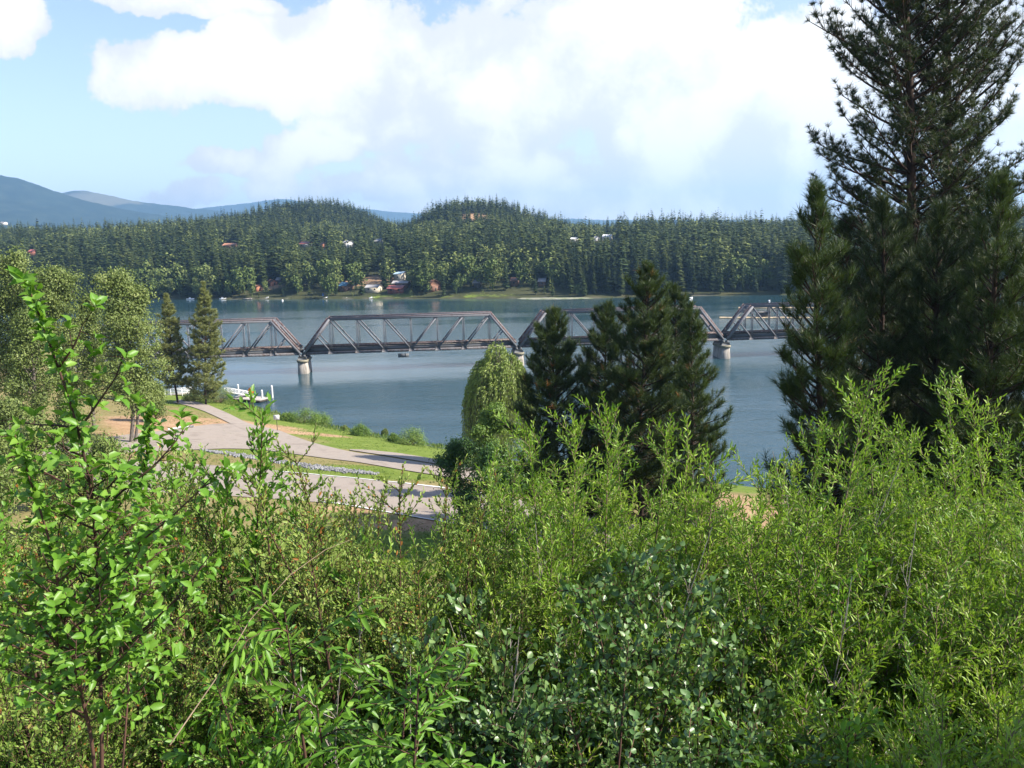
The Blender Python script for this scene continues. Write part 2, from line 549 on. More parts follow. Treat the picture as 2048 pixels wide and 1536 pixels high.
def ground_z(X, Y):
    X = np.asarray(X, float)
    Y = np.asarray(Y, float)
    ys = np.interp(X, SHX, SHY)
    yr = np.where(Y < 40, Y, 40 + (Y - 40) * (122 - 40) / (ys - 40))
    # piecewise profile, softened
    z = (np.interp(yr, PY, PZ) * 2 + np.interp(yr - 1.3, PY, PZ) + np.interp(yr + 1.3, PY, PZ)) / 4
    bump = fbm(X, Y, 9, 3) * 1.0 * np.clip((48 - Y) / 30, 0, 1) * np.clip((Y - 1) / 6, 0, 1)
    z = z + bump + fbm(X, Y, 22, 5) * .5 * np.clip((ys - 5 - Y) / 30, 0, 1) * np.clip((Y - 40) / 30, 0, 1)
    yf = np.interp(X, FX, FY)
    t = Y - yf
    zf = np.interp(t, FT, FZ)
    u = X / np.maximum(Y, 1)
    far = np.clip(t / 300, 0, 1)
    zf = zf + far * 13 * np.clip((-u - .12) / .4, 0, 1) - far * 3 * np.clip((u - .1) / .3, 0, 1)
    zf = zf + fbm(X, Y, 160, 11) * 10 * np.clip(t / 120, 0, 1)
    for (px, dist, amp, wl, wr, dep) in ((600, 1150, 31, 120, 108, 230), (700, 1180, 16, 90, 60, 200), (905, 1000, 31, 38, 90, 200), (1010, 1010, 12, 60, 60, 200)):
        c = at(px, 480, dist)
        dx = X - c[0]
        wd = np.where(dx < 0, wl, wr)
        zf = zf + amp * np.exp(-(dx / wd) ** 2 / 1.1) * np.exp(-((Y - dist) / dep) ** 2)
    return np.where(t > -60, np.maximum(zf, -3), np.maximum(z, -3))


def gz(x, y):
    return float(ground_z(np.array([x]), np.array([y]))[0])


def on_ground(px, py, lo=1.0, hi=1500.0):
    """first point of the ground along the ray of a photo pixel"""
    d = ray(px, py)
    ts = np.geomspace(lo, hi, 2500) / d[1]
    P = CAM + d * ts[:, None]
    below = P[:, 2] < ground_z(P[:, 0], P[:, 1])
    i = int(np.argmax(below)) if below.any() else len(ts) - 1
    return P[i]


rr = [1.0]
while rr[-1] < 14000:
    rr.append(rr[-1] + max(.4, rr[-1] * .011))
rr = np.array(rr)
aa = np.radians(np.linspace(-100, 100, 440))
RR, AA = np.meshgrid(rr, aa, indexing='ij')
GX, GY = RR * np.sin(AA), -12 + RR * np.cos(AA)
GZ = ground_z(GX, GY)
na, nr = len(aa), len(rr)
ii, jj = np.meshgrid(np.arange(nr - 1), np.arange(na - 1), indexing='ij')
quads = np.stack([ii * na + jj, ii * na + jj + 1, (ii + 1) * na + jj + 1, (ii + 1) * na + jj], -1).reshape(-1, 4)[:, ::-1]
gmb = MB()
gmb.add(np.stack([GX, GY, GZ], -1).reshape(-1, 3), quads)

# what grows where: green lawn, dry grass, bare orange soil, forest floor
ysv = np.interp(GX, SHX, SHY)
near = GY < ysv + 40
lawn = np.clip((GY - (ysv - 26)) / 8 + fbm(GX, GY, 14, 21) * 2.0, 0, 1) * (GY > 45)


def blob(px, py, rx, ry):
    p = on_ground(px, py)
    return np.exp(-(((GX - p[0]) / rx) ** 2 + ((GY - p[1]) / ry) ** 2))


bare = blob(420, 845, 14, 5) * 1.4 + blob(330, 850, 9, 7) * 1.2 + blob(250, 880, 10, 8) + blob(640, 905, 5, 2.0) * .7 + blob(740, 1020, 7, 1.6) * 1.2 + blob(860, 1050, 7, 2.2) * 1.2 + blob(620, 868, 7, 2.0) * .9 + blob(1500, 1040, 9, 10) * .55 + blob(1430, 1000, 5, 6) * .5
bare = bare + fbm(GX, GY, 5, 33) * .7
lawn = np.clip(lawn + blob(780, 945, 14, 4) * 1.2 + blob(560, 905, 7, 2) * .8 + blob(470, 905, 9, 2) * .6 + blob(780, 900, 18, 4) * .9 - blob(650, 868, 9, 1.6) * .5, 0, 1)
lawn = np.where(GY < 62, np.clip(.5 + fbm(GX, GY, 6, 51) * 1.6, 0, 1), lawn)
farb = GY > 300
tf = GY - np.interp(GX, FX, FY)
flawn = np.clip(fbm(GX, GY, 40, 61) * 4 + .2, 0, 1) * np.clip(1 - tf / 22, 0, 1) * (tf > 1.5) * (GX > at(660, 590, 450)[0]) * (GX < at(1200, 590, 450)[0])
fbare = np.zeros_like(GX)
for (px, py, rx, ry) in ((745, 560, 26, 16), (530, 575, 12, 8), (955, 433, 22, 30), (850, 560, 8, 6), (730, 480, 30, 10), (1180, 482, 30, 8)):
    p = on_ground(px, py, 300, 1500)
    fbare += np.exp(-(((GX - p[0]) / rx) ** 2 + ((GY - p[1]) / ry) ** 2)) * 1.3
lawn = np.where(farb, flawn, lawn)
bare = np.where(farb, fbare + fbm(GX, GY, 12, 71) * .5, bare)
wet = np.where(farb, np.clip(1 - np.abs(tf - .2) / .7, 0, 1) * .6, np.clip(1 - np.abs(GZ - .15) / .35, 0, 1) * .7)
colatt = np.stack([lawn, np.clip(bare, 0, 1), wet, np.where(farb, 1.0, 0.0)], -1).reshape(-1, 4)

m, t, out = new_mat('ground_cover')
va = t.n('ShaderNodeAttribute', {'attribute_name': 'cover'})
sp = t.n('ShaderNodeSeparateColor', None, Color=va.outputs['Color'])
geo = t.n('ShaderNodeNewGeometry').outputs['Position']
n1 = t.noise(geo, .5, 6, .65).outputs[0]
n2 = t.noise(geo, 3.0, 6, .7).outputs[0]
n3 = t.noise(geo, .03, 5, .6).outputs[0]
nn = t.math('ADD', t.math('MULTIPLY', n1, .6), t.math('MULTIPLY', n2, .4))
green = t.ramp(nn, [(.3, (.075, .115, .02)), (.5, (.135, .185, .03)), (.7, (.21, .235, .065))])
dry = t.ramp(nn, [(.3, (.13, .12, .04)), (.5, (.22, .185, .075)), (.7, (.30, .24, .12))])
soil = t.ramp(nn, [(.3, (.22, .13, .075)), (.5, (.36, .23, .13)), (.7, (.46, .32, .20))])
floor = t.ramp(t.math('ADD', t.math('MULTIPLY', n3, .5), t.math('MULTIPLY', n2, .5)), [(.3, (.030, .036, .016)), (.5, (.055, .06, .025)), (.7, (.10, .09, .045))])
base = t.mix(va.outputs['Alpha'], dry, floor)
c = t.mix(t.smooth(t.math('ADD', sp.outputs[0], t.math('MULTIPLY', t.math('SUBTRACT', n1, .5), .8)), .25, .6), base, green)
c = t.mix(t.smooth(t.math('ADD', sp.outputs[1], t.math('MULTIPLY', t.math('SUBTRACT', n2, .5), .9)), .35, .7), c, soil)
c = t.mix(sp.outputs[2], c, (.16, .14, .11))
p = t.n('ShaderNodeBsdfPrincipled', None, Base_Color=c, Roughness=.95)
p.inputs['Specular IOR Level'].default_value = .1
b = t.n('ShaderNodeBump', None, Height=n2, Strength=.35, Distance=.15)
t.t.links.new(b.outputs[0], p.inputs['Normal'])
t.t.links.new(p.outputs[0], out.inputs[0])
M['ground'] = m
g = gmb.build('ground', M['ground'], smooth=True)
ca = g.data.attributes.new('cover', 'FLOAT_COLOR', 'POINT')
ca.data.foreach_set('color', colatt.astype(np.float32).ravel())
tag(g, kind='structure')

# water: one flat sheet across the river, small wind waves by bump
m, t, out = new_mat('river_water')
geo = t.n('ShaderNodeNewGeometry').outputs['Position']
mp = t.n('ShaderNodeMapping', None, Vector=geo)
mp.inputs['Scale'].default_value = (.55, 1.0, 1.0)
mp.inputs['Rotation'].default_value = (0, 0, .25)
wv = t.noise(mp.outputs[0], .85, 7, .68).outputs[0]
wv2 = t.noise(mp.outputs[0], .30, 4, .6).outputs[0]
hgt = t.math('ADD', wv, t.math('MULTIPLY', wv2, 2.2))
mp2 = t.n('ShaderNodeMapping', None, Vector=geo)
mp2.inputs['Scale'].default_value = (.006, .028, 1)
mp2.inputs['Rotation'].default_value = (0, 0, -.06)
pat = t.noise(mp2.outputs[0], 1.0, 5, .55, .6).outputs[0]
calm = t.smooth(pat, .36, .60)
sy = t.n('ShaderNodeSeparateXYZ', None, Vector=geo)
nearw = t.smooth(sy.outputs[1], 205, 150)
shore = t.smooth(sy.outputs[1], 385, 440)
stg = t.math('MULTIPLY', t.math('ADD', t.math('MULTIPLY_ADD', nearw, .07, .03), t.math('MULTIPLY', calm, .11)), t.math('SUBTRACT', 1.0, t.math('MULTIPLY', shore, .8)))
wc = t.mix(t.math('MULTIPLY', pat, .9), (.018, .052, .066), (.030, .070, .084))
p = t.n('ShaderNodeBsdfPrincipled', None, Base_Color=wc, Roughness=.10, IOR=1.33)
b = t.n('ShaderNodeBump', None, Height=hgt, Strength=stg, Distance=.9)
t.t.links.new(b.outputs[0], p.inputs['Normal'])
t.t.links.new(p.outputs[0], out.inputs[0])
M['water'] = m
wmb = MB()
wx = np.linspace(-900, 900, 61)
wy = np.concatenate([np.linspace(60, 700, 33)])
WX, WY = np.meshgrid(wx, wy, indexing='ij')
a, bq = np.meshgrid(np.arange(60), np.arange(32), indexing='ij')
wmb.add(np.stack([WX, WY, np.zeros_like(WX)], -1).reshape(-1, 3), np.stack([a * 33 + bq, (a + 1) * 33 + bq, (a + 1) * 33 + bq + 1, a * 33 + bq + 1], -1).reshape(-1, 4))
tag(wmb.build('river_water', M['water']), kind='structure')


# roads and path, draped on the ground from their outlines in the photo
def strip(name, left, right, mat, lift=.07, nx=7, ny=60, kind='structure'):
    """left and right: photo pixels of the two edges; both are followed at the same number of steps"""
    def res(pts):
        P = np.array([on_ground(*q)[:2] for q in pts])
        s = np.concatenate([[0], np.cumsum(np.linalg.norm(np.diff(P, axis=0), axis=1))])
        # soft corners
        u = np.linspace(0, s[-1], ny)
        X = np.interp(u, s, P[:, 0])
        Y = np.interp(u, s, P[:, 1])
        for _ in range(5):
            X[1:-1] = (X[:-2] + 2 * X[1:-1] + X[2:]) / 4
            Y[1:-1] = (Y[:-2] + 2 * Y[1:-1] + Y[2:]) / 4
        return np.stack([X, Y], 1)
    A, B = res(left), res(right)
    w = np.linspace(0, 1, nx)[None, :, None]
    G = A[:, None] * (1 - w) + B[:, None] * w
    Z = ground_z(G[..., 0], G[..., 1]) + lift
    V = np.concatenate([G, Z[..., None]], -1).reshape(-1, 3)
    i, j = np.meshgrid(np.arange(ny - 1), np.arange(nx - 1), indexing='ij')
    F = np.stack([i * nx + j, i * nx + j + 1, (i + 1) * nx + j + 1, (i + 1) * nx + j], -1).reshape(-1, 4)
    mb = MB().add(V, F)
    return tag(mb.build(name, mat), kind=kind), A, B


_, e1, e2 = strip('road', [(150, 918), (300, 922), (400, 930), (520, 938), (620, 949), (760, 962), (880, 975), (1000, 992), (1300, 1045)],
                  [(150, 985), (300, 985), (420, 990), (560, 1000), (690, 1010), (800, 1030), (890, 1046), (1000, 1064), (1300, 1130)], M['asphalt'], .055, 9, 90)
strip('road_edge_line', [(560, 943.7), (620, 949.1), (760, 962.3), (880, 975.5), (1000, 991.7)], [(560, 945.0), (620, 950.3), (760, 963.5), (880, 976.8), (1000, 993)], M['line'], .10, 2, 80)
strip('road_edge_line', [(640, 1004.6), (690, 1009.5), (800, 1029.5), (890, 1045.4), (1000, 1063.4)], [(640, 1006), (690, 1011), (800, 1031), (890, 1047), (1000, 1065)], M['line'], .10, 2, 80)
strip('parking_lot', [(40, 895), (150, 884), (230, 874), (330, 862), (400, 852), (440, 848), (500, 848), (560, 862), (620, 885), (700, 905), (790, 918), (880, 932), (1000, 948)],
      [(40, 918), (150, 912), (230, 908), (330, 903), (410, 900), (470, 898), (520, 900), (580, 908), (640, 916), (720, 926), (800, 940), (880, 953), (1000, 970)], M['asphalt'], .08, 9, 90)
strip('path', [(360, 800), (385, 803), (420, 812), (455, 827), (490, 845), (540, 862)], [(345, 806), (372, 811), (405, 822), (440, 838), (475, 855), (530, 880)], M['asphalt'], .10, 5, 50)
strip('path', [(700, 900), (730, 900.5), (800, 908), (860, 918), (960, 935)], [(700, 902), (730, 906), (800, 917), (860, 927), (960, 946)], M['asphalt'], .11, 4, 40)


# far mountains beyond the forest
def ridge(name, pts, dist, depth, stops, seed, patch=None):
    xs = np.linspace(pts[0][0], pts[-1][0], 240)
    ys = np.interp(xs, [q[0] for q in pts], [q[1] for q in pts])
    ys = np.convolve(np.pad(ys, 6, mode='edge'), np.ones(13) / 13, 'valid')
    ts = np.linspace(-1, 1, 61)
    P = np.array([at(x, y, dist) for x, y in zip(xs, ys)])
    X = P[:, None, 0] + (ts[None, :] * depth) * (P[:, None, 0] / dist)
    Y = dist + ts[None, :] * depth + 0 * X
    prof = np.where(ts < 0, 1 - np.abs(ts) ** 1.25, 1 - np.abs(ts))
    Zr = P[:, None, 2] - 20
    n = fbm(X, Y, depth * .5, seed, 6) * depth * .12 * (1 - np.exp(-(ts / .12) ** 2))[None]
    Z = 20 + Zr * prof[None] + n * np.clip(prof[None] * 2, 0, 1) + fbm(X, Y, 60, seed + 3, 3) * 14 * prof[None]
    nx, ny = X.shape
    i, j = np.meshgrid(np.arange(nx - 1), np.arange(ny - 1), indexing='ij')
    mb = MB().add(np.stack([X, Y, Z], -1).reshape(-1, 3), np.stack([i * ny + j, (i + 1) * ny + j, (i + 1) * ny + j + 1, i * ny + j + 1], -1).reshape(-1, 4))
    m, t, out = new_mat(name + '_cover')
    geo = t.n('ShaderNodeNewGeometry').outputs['Position']
    n1 = t.noise(geo, .012, 8, .7).outputs[0]
    c = t.ramp(n1, stops)
    if patch:
        n2 = t.noise(geo, .0022, 5, .6).outputs[0]
        n4 = t.noise(geo, .02, 5, .7).outputs[0]
        pc = at(*patch[:2], dist)
        d = t.n('ShaderNodeVectorMath', {'operation': 'SUBTRACT'}, i0=geo, i1=(pc[0], dist - depth * .2, pc[2]))
        d = t.n('ShaderNodeVectorMath', {'operation': 'MULTIPLY'}, i0=d.outputs[0], i1=(1 / patch[2], 1 / (depth * .9), 1 / patch[3]))
        d = t.n('ShaderNodeVectorMath', {'operation': 'LENGTH'}, i0=d.outputs[0]).outputs[1]
        k = t.smooth(t.math('ADD', d, t.math('ADD', t.math('MULTIPLY', t.math('SUBTRACT', n2, .5), 2.4), t.math('MULTIPLY', t.math('SUBTRACT', n4, .5), 1.2))), 1.1, .7)
        c = t.mix(t.math('MULTIPLY', k, .6), c, (.19, .17, .11))
    p = t.n('ShaderNodeBsdfPrincipled', None, Base_Color=c, Roughness=1)
    p.inputs['Specular IOR Level'].default_value = 0
    t.t.links.new(p.outputs[0], out.inputs[0])
    tag(mb.build(name, m, smooth=True), kind='structure')


wood = [(.3, (.011, .022, .017)), (.5, (.020, .035, .025)), (.7, (.04, .054, .036))]
ridge('mountain', [(-900, 360), (-500, 345), (-250, 335), (-80, 335), (0, 350), (60, 367), (120, 388), (200, 410), (300, 428), (420, 445), (560, 470)], 5200, 1500, wood, 5)
ridge('mountain', [(-300, 440), (0, 420), (100, 393), (130, 384), (168, 379), (205, 388), (260, 401), (330, 410), (400, 418), (520, 430), (760, 445)], 6800, 1300, wood, 15, (205, 405, 420, 90))
ridge('mountain', [(300, 430), (420, 414), (480, 408), (520, 404), (550, 397), (572, 396), (600, 403), (680, 413), (800, 425), (1100, 440), (1500, 440)], 9500, 1500, wood, 25)

# ------------------------------------------------------------------ railway bridge
BA = math.radians(5.0)
BE = np.array([math.cos(BA), math.sin(BA), 0])
BN = np.array([-math.sin(BA), math.cos(BA), 0])
BD, ZB, ZT = 201.0, 4.95, 13.3
HT, LS, NP, BW = ZT - ZB, 53.0, 8, 5.0
PL = LS / NP


def bpt(s, q, z):
    return BN * (BD + q) + BE * s + np.array([0, 0, z])


def make_span():
    root = thing('truss_span', 'grey rusting through-truss railway span between the two piers nearest the middle of the river', 'bridge span', bpt(-34.05, 0, ZB), BA, 'truss spans of the railway bridge')
    X = [i * PL for i in range(NP + 1)]
    st, ru = M['steel'], M['steel_rust']
    for y, sgn in ((0.0, -1), (BW, 1)):
        MB().beam((X[0], y, 0), (X[8], y, 0), .44, .64).build('bottom_chord', M['steel_dark'], root)
        mb = MB().beam((X[1] - .3, y, HT), (X[7] + .3, y, HT), .58, .68)
        tc_ = mb.build('top_chord', st, root)
        mb = MB().beam((X[1] - .35, y, HT + .325), (X[7] + .35, y, HT + .375), .72, .05)
        for k in range(40):      # rivet batten plates on top
            mb.box((X[1] + (k + .5) * (X[7] - X[1]) / 40, y, HT + .42), (.14, .5, .05))
        mb.build('cover_plate', ru, tc_)
        for a, b in ((0, 1), (8, 7)):
            e = MB().beam((X[a], y, 0), (X[b], y, HT), .56, .78, (0, 1, 0)).build('end_post', st, root)
            d = unit(np.array([X[b] - X[a], 0, HT]))
            nrm = np.array([-d[2], 0, d[0]]) * (1 if a == 0 else -1)
            nrm = nrm if nrm[2] > 0 else -nrm
            o = nrm * .42
            MB().beam(np.array([X[a], y, 0]) + o + d * .8, np.array([X[b], y, HT]) + o, .05, .66, nrm).build('cover_plate', ru, e)
            mid = np.array([(X[a] + X[b]) / 2, y, HT / 2])
            MB().beam(mid, (X[b], y, .2), .28, .32, (0, 1, 0)).build('strut', st, root)
        for i in range(1, 8):
            wv = .54 if i in (1, 7) else (.48 if i in (2, 6) else .36)
            mb = MB()
            for q in (-.17, .17):      # two channels laced together
                mb.beam((X[i] + q * wv / .42, y, .28), (X[i] + q * wv / .42, y, HT - .29), .34, .07, (1, 0, 0))
            for k in range(9):
                z0 = .5 + k * (HT - 1.2) / 9
                mb.beam((X[i] - .15, y + .02, z0), (X[i] + .15, y + .02, z0 + (HT - 1.2) / 9), .05, .04)
                mb.beam((X[i] + .15, y - .02, z0), (X[i] - .15, y - .02, z0 + (HT - 1.2) / 9), .05, .04)
            mb.build('vertical_post', st, root)
            gp = MB()
            gp.prism([(X[i] - .75, -.25), (X[i] + .75, -.25), (X[i] + .45, .9), (X[i] - .45, .9)], y + sgn * .23, y + sgn * .26)
            gp.build('gusset_plate', M['steel_dark'], root)
        for i in (1, 2, 3, 7, 6, 5):
            j = i + 1 if i < 4 else i - 1
            wd = {1: .52, 7: .52, 2: .46, 6: .46}.get(i, .40)
            MB().beam((X[i], y, HT - .2), (X[j], y, .2), .32, wd, (0, 1, 0)).build('diagonal_brace', st, root)
        gy = y + (0.55 if sgn < 0 else -.55)
        MB().box((LS / 2, gy, .75), (LS - .6, .24, .95)).build('floor_girder', M['girder'], root)
    for i in range(1, 8):
        mb = MB()
        mb.beam((X[i], .2, HT - .1), (X[i], BW - .2, HT - .1), .22, .34)
        mb.beam((X[i], .2, HT - .25), (X[i], BW / 2, HT - 1.15), .10, .12)
        mb.beam((X[i], BW - .2, HT - .25), (X[i], BW / 2, HT - 1.15), .10, .12)
        mb.build('sway_brace', st, root)
    for i in range(1, 7):
        mb = MB()
        mb.beam((X[i], .2, HT), (X[i + 1], BW - .2, HT), .10, .12)
        mb.beam((X[i + 1], .2, HT - .13), (X[i], BW - .2, HT - .13), .10, .12)
        mb.build('top_lateral', st, root)
    for a, b in ((0, 1), (8, 7)):
        mb = MB()
        d = np.array([X[b] - X[a], 0, HT])
        for t0 in (.97, .80):
            p = np.array([X[a], 0, 0]) + d * t0
            mb.beam(p + (0, .25, 0), p + (0, BW - .25, 0), .26, .30)
        p0, p1 = np.array([X[a], 0, 0]) + d * .97, np.array([X[a], 0, 0]) + d * .80
        for k in range(6):
            ya, yb = .3 + k * (BW - .6) / 6, .3 + (k + 1) * (BW - .6) / 6
            mb.beam(p0 + (0, ya, 0), p1 + (0, yb, 0), .10, .10)
            mb.beam(p1 + (0, ya, 0), p0 + (0, yb, 0), .10, .10)
        mb.build('portal_brace', st, root)
    mb = MB()
    for k in range(96):
        mb.box(((k + .5) * LS / 96, BW / 2, 1.36), (.26, BW - 1.15, .22), 0, .5)
    mb.build('tie_deck', M['tie'], root)
    for y in (BW / 2 - .75, BW / 2 + .75):
        MB().beam((0, y, 1.55), (LS, y, 1.55), .08, .15).build('rail', ru, root)
    for y in (.62, BW - .62):
        MB().beam((0, y, 1.55), (LS, y, 1.55), .18, .16).build('guard_timber', M['tie'], root)
        MB().beam((0, y + (-.2 if y < 2 else .2), 1.235), (LS, y + (-.2 if y < 2 else .2), 1.235), .22, .07).build('walkway_edge', M['concrete'], root)
    y = BW - .42
    mb = MB()
    for k in range(16):
        xk = 1.2 + k * (LS - 2.4) / 15
        mb.beam((xk, y, 1.3), (xk, y, 2.55), .07, .07)
    mb.build('railing', M['girder'], root)
    return root


span = make_span()
copy_tree(span, 'grey rusting truss span at the left bank, half hidden behind the two lakeside firs', None, bpt(-34.05 - 54.0, 0, ZB))
copy_tree(span, 'truss span right of the middle one, largely hidden by the cluster of dark pines', None, bpt(19.95, 0, ZB))
copy_tree(span, 'truss span running in behind the tall pines on the right', None, bpt(73.95, 0, ZB))


def make_pier():
    root = thing('bridge_pier', 'stained concrete bridge pier in open water left of the weeping willow', 'pier', bpt(-34.55, BW / 2, 0), BA, 'concrete piers of the railway bridge')

    def oval(hw, hl, n=9):
        p = []
        for i in range(n):
            a = -math.pi / 2 + math.pi * i / (n - 1)
            p.append((hw * math.sin(a), -hl - hw * .8 * math.cos(a)))
        q = [(-a, -b) for a, b in p]
        return p + q

    def loft(levels):
        mb = MB()
        n = 18
        V = []
        for (z, hw, hl) in levels:
            V += [(a, b, z) for a, b in oval(hw, hl)]
        F = [(k * n + i, k * n + (i + 1) % n, (k + 1) * n + (i + 1) % n, (k + 1) * n + i) for k in range(len(levels) - 1) for i in range(n)]
        mb.add(V, F)
        top = (len(levels) - 1) * n
        mb.F.append(np.array([[top, top + i, top + i + 1] for i in range(1, n - 1)]))
        return mb
    loft([(-3, 1.42, 2.9), (-.02, 1.34, 2.85), (2.85, 1.18, 2.7)]).build('pier_shaft', M['concrete'], root)
    loft([(2.85, 1.18, 2.7), (2.9, 1.40, 2.85), (3.45, 1.40, 2.85), (3.5, 1.25, 2.7)]).build('pier_cap', M['concrete_cap'], root)
    for y in (-BW / 2, BW / 2):
        mb = MB()
        mb.prism([(-1.15, 3.5), (1.15, 3.5), (.95, 4.2), (-.95, 4.2)], y - .7, y + .7)
        mb.box((-.5, y, 4.42), (.6, .8, .5))
        mb.box((.5, y, 4.42), (.6, .8, .5))
        mb.build('bearing', M['girder'], root)
    return root


pier = make_pier()
copy_tree(pier, 'stained concrete bridge pier in the gap between the pine cluster and the tall pines', None, bpt(73.45, BW / 2, 0), BA)
copy_tree(pier, 'concrete bridge pier standing hidden behind the pine cluster', None, bpt(19.45, BW / 2, 0), BA)
copy_tree(pier, 'concrete bridge pier at the left bank behind the cottonwoods', None, bpt(-88.55, BW / 2, 0), BA)

# grey board hung under the near bottom chord
pc = at(807, 711, 1)
sb = bpt(-9.6, -.35, 3.7)
root = thing('hanging_board', 'grey board hung below the bottom chord at the middle of the bridge', 'board', sb, BA)
MB().box((0, 0, 0), (2.7, .08, .95)).build('panel', M['girder'], root)
for xk in (-.55, .55):
    MB().beam((xk, -.06, -.5), (xk, -.06, 1.35), .07, .07).build('hanger', M['dark_wood'], root)

# ------------------------------------------------------------------ far bank: cabins, boats, docks
CLEAR = []      # (px0, px1, py0, py1, distance) that no tree may stand in front of


def paint(name, c, rough=.7):
    return rough_mat(name, tuple(x * .85 for x in c), c, 1.2, rough)


PAL = {k: paint(k + '_siding', c) for k, c in dict(red=(.24, .085, .065), orange=(.38, .16, .09), brown=(.13, .075, .05), beige=(.50, .44, .34), white=(.72, .70, .66),
                                                grey=(.26, .26, .27), dark=(.07, .065, .06), rust=(.20, .10, .065)).items()}
ROOF = {k: paint(k + '_roofing', c, .5) for k, c in dict(red=(.33, .10, .085), blue=(.13, .30, .45), pale=(.42, .56, .68), grey=(.30, .29, .29), brown=(.18, .09, .06), white=(.66, .66, .66), dark=(.08, .075, .07), orange=(.42, .20, .12)).items()}
M['pane'] = plain_mat('window_glass', (.03, .035, .04), .1)
M['boat_white'] = plain_mat('boat_gelcoat', (.78, .78, .77), .25)
M['boat_red'] = plain_mat('boat_red', (.55, .07, .05), .3)
M['boat_blue'] = plain_mat('boat_blue', (.06, .16, .45), .3)
M['log'] = rough_mat('weathered_log', (.36, .26, .15), (.58, .45, .28), 2, .9)


def house(px, py, wpx, label, wall, roof, rz=-25, hw=2.6, hr=1.6, depth=6.0, cat='cabin', gambrel=False, porch=None):
    p = on_ground(px, py, 300, 1500)
    dist = p[1]
    L = wpx * dist / F_PX
    r = thing('house' if cat == 'house' else cat, label, cat, p, math.radians(rz))
    mb = MB()
    mb.box((0, 0, hw / 2 - .6), (L, depth, hw + 1.2))
    if gambrel:
        pr = [(-depth / 2, hw), (depth / 2, hw), (depth / 2 * .72, hw + hr * .62), (0, hw + hr), (-depth / 2 * .72, hw + hr * .62)]
    else:
        pr = [(-depth / 2, hw), (depth / 2, hw), (0, hw + hr)]
    mb.prism(pr, -L / 2, L / 2, axis=0)
    mb.build('wall', PAL[wall], r)
    rb = MB()
    prof = [(-depth / 2 - .45, hw - .2)] + [(a, b + .06) for a, b in (pr[1:][::-1] if gambrel else [(0, hw + hr)])] + [(depth / 2 + .45, hw - .2)]
    if gambrel:
        prof = [(-depth / 2 - .3, hw - .2), (-depth / 2 * .72 - .1, hw + hr * .62 + .05), (0, hw + hr + .08), (depth / 2 * .72 + .1, hw + hr * .62 + .05), (depth / 2 + .3, hw - .2)]
    up_ = [(a, b + .16) for a, b in prof][::-1]
    for i in range(len(prof) - 1):
        seg = [prof[i], prof[i + 1], (prof[i + 1][0], prof[i + 1][1] + .16), (prof[i][0], prof[i][1] + .16)]
        rb.prism(seg, -L / 2 - .5, L / 2 + .5, axis=0)
    rb.build('roof', ROOF[roof], r)
    for k in range(max(1, int(L / 3.2))):
        xk = -L / 2 + (k + .5) * L / max(1, int(L / 3.2))
        MB().box((xk, -depth / 2 - .02, hw * .58), (1.1, .1, .95)).build('window', M['pane'], r)
    MB().box((L / 2 + .02, .4, 1.0), (.1, 1.0, 2.0)).build('door', M['dark_wood'], r)
    if porch:
        MB().box((0, -depth / 2 - 1.3, hw - .25), (L * .9, 2.7, .14)).build('porch_roof', ROOF[porch], r)
        for xk in (-L * .42, 0, L * .42):
            MB().box((xk, -depth / 2 - 2.4, hw / 2 - .4), (.16, .16, hw)).build('porch_post', M['dark_wood'], r)
    hp = (hw + hr) * F_PX / dist
    CLEAR.append((px - wpx * .5, px + wpx * .5, py - hp * .85, py - hp * (.05 if dist < 560 else .42), dist))
    return r


house(545, 571, 10, 'small bright red cabin highest of the left lakeside pair', 'orange', 'brown', -35, 2.4, 1.5, 5, 'cabin')
house(517, 582, 8, 'tiny orange cabin low above the left docks', 'orange', 'brown', -40, 2.3, 1.4, 4.5, 'cabin')
house(560, 566, 10, 'open shelter with grey pointed roof uphill of the red cabin', 'dark', 'grey', -20, 2.0, 1.8, 4.5, 'shelter')
house(692, 580, 20, 'lake house with bright blue roof', 'brown', 'blue', -30, 2.8, 2.0, 7.5, 'house')
house(748, 583, 26, 'long low house under a grey roof beside the red-roofed one', 'beige', 'grey', -14, 2.7, 1.3, 7, 'house')
house(794, 584, 30, 'long lakeside house with bright red porch roof', 'red', 'red', -10, 2.6, 1.3, 8, 'house', porch='red')
house(803, 574, 30, 'brown house with pale grey roof directly above the red porch', 'brown', 'grey', -10, 2.6, 1.2, 7, 'house')
house(804, 562, 19, 'tall beige house with pale blue roof on the clearing', 'beige', 'pale', -36, 4.6, 1.3, 8, 'house')
house(868, 582, 11, 'rust brown gambrel barn among the shore trees', 'rust', 'brown', -55, 3.0, 3.6, 7, 'barn', True)
house(612, 494, 19, 'hillside house with red roof above the blue-roofed one', 'grey', 'red', -12, 3, 1.8, 9, 'house')
house(648, 496, 9, 'small orange walled hillside house left of the white gable', 'orange', 'brown', -40, 3, 2, 7, 'house')
house(697, 495, 14, 'hillside house with a tall white gable', 'white', 'grey', -48, 4.4, 2.2, 9, 'house')
house(758, 489, 12, 'grey hillside house right of the white gable', 'grey', 'grey', -15, 3.2, 2.2, 9, 'house')
house(462, 496, 24, 'hillside house with long pale orange roof at the left', 'brown', 'orange', -8, 2.6, 1.6, 9, 'house')
house(68, 511, 12, 'red hillside house above the cottonwoods', 'red', 'red', -20, 3.2, 2, 8, 'house')
house(8, 449, 10, 'white house near the left skyline', 'white', 'grey', -20, 3.2, 1.8, 8, 'house')
house(1150, 483, 14, 'low white house, left one of the right hilltop clearing', 'white', 'white', -10, 2.4, 1.0, 7, 'house')
house(1193, 482, 8, 'small white house in the middle of the right hilltop clearing', 'white', 'grey', -45, 2.6, 1.4, 6, 'house')
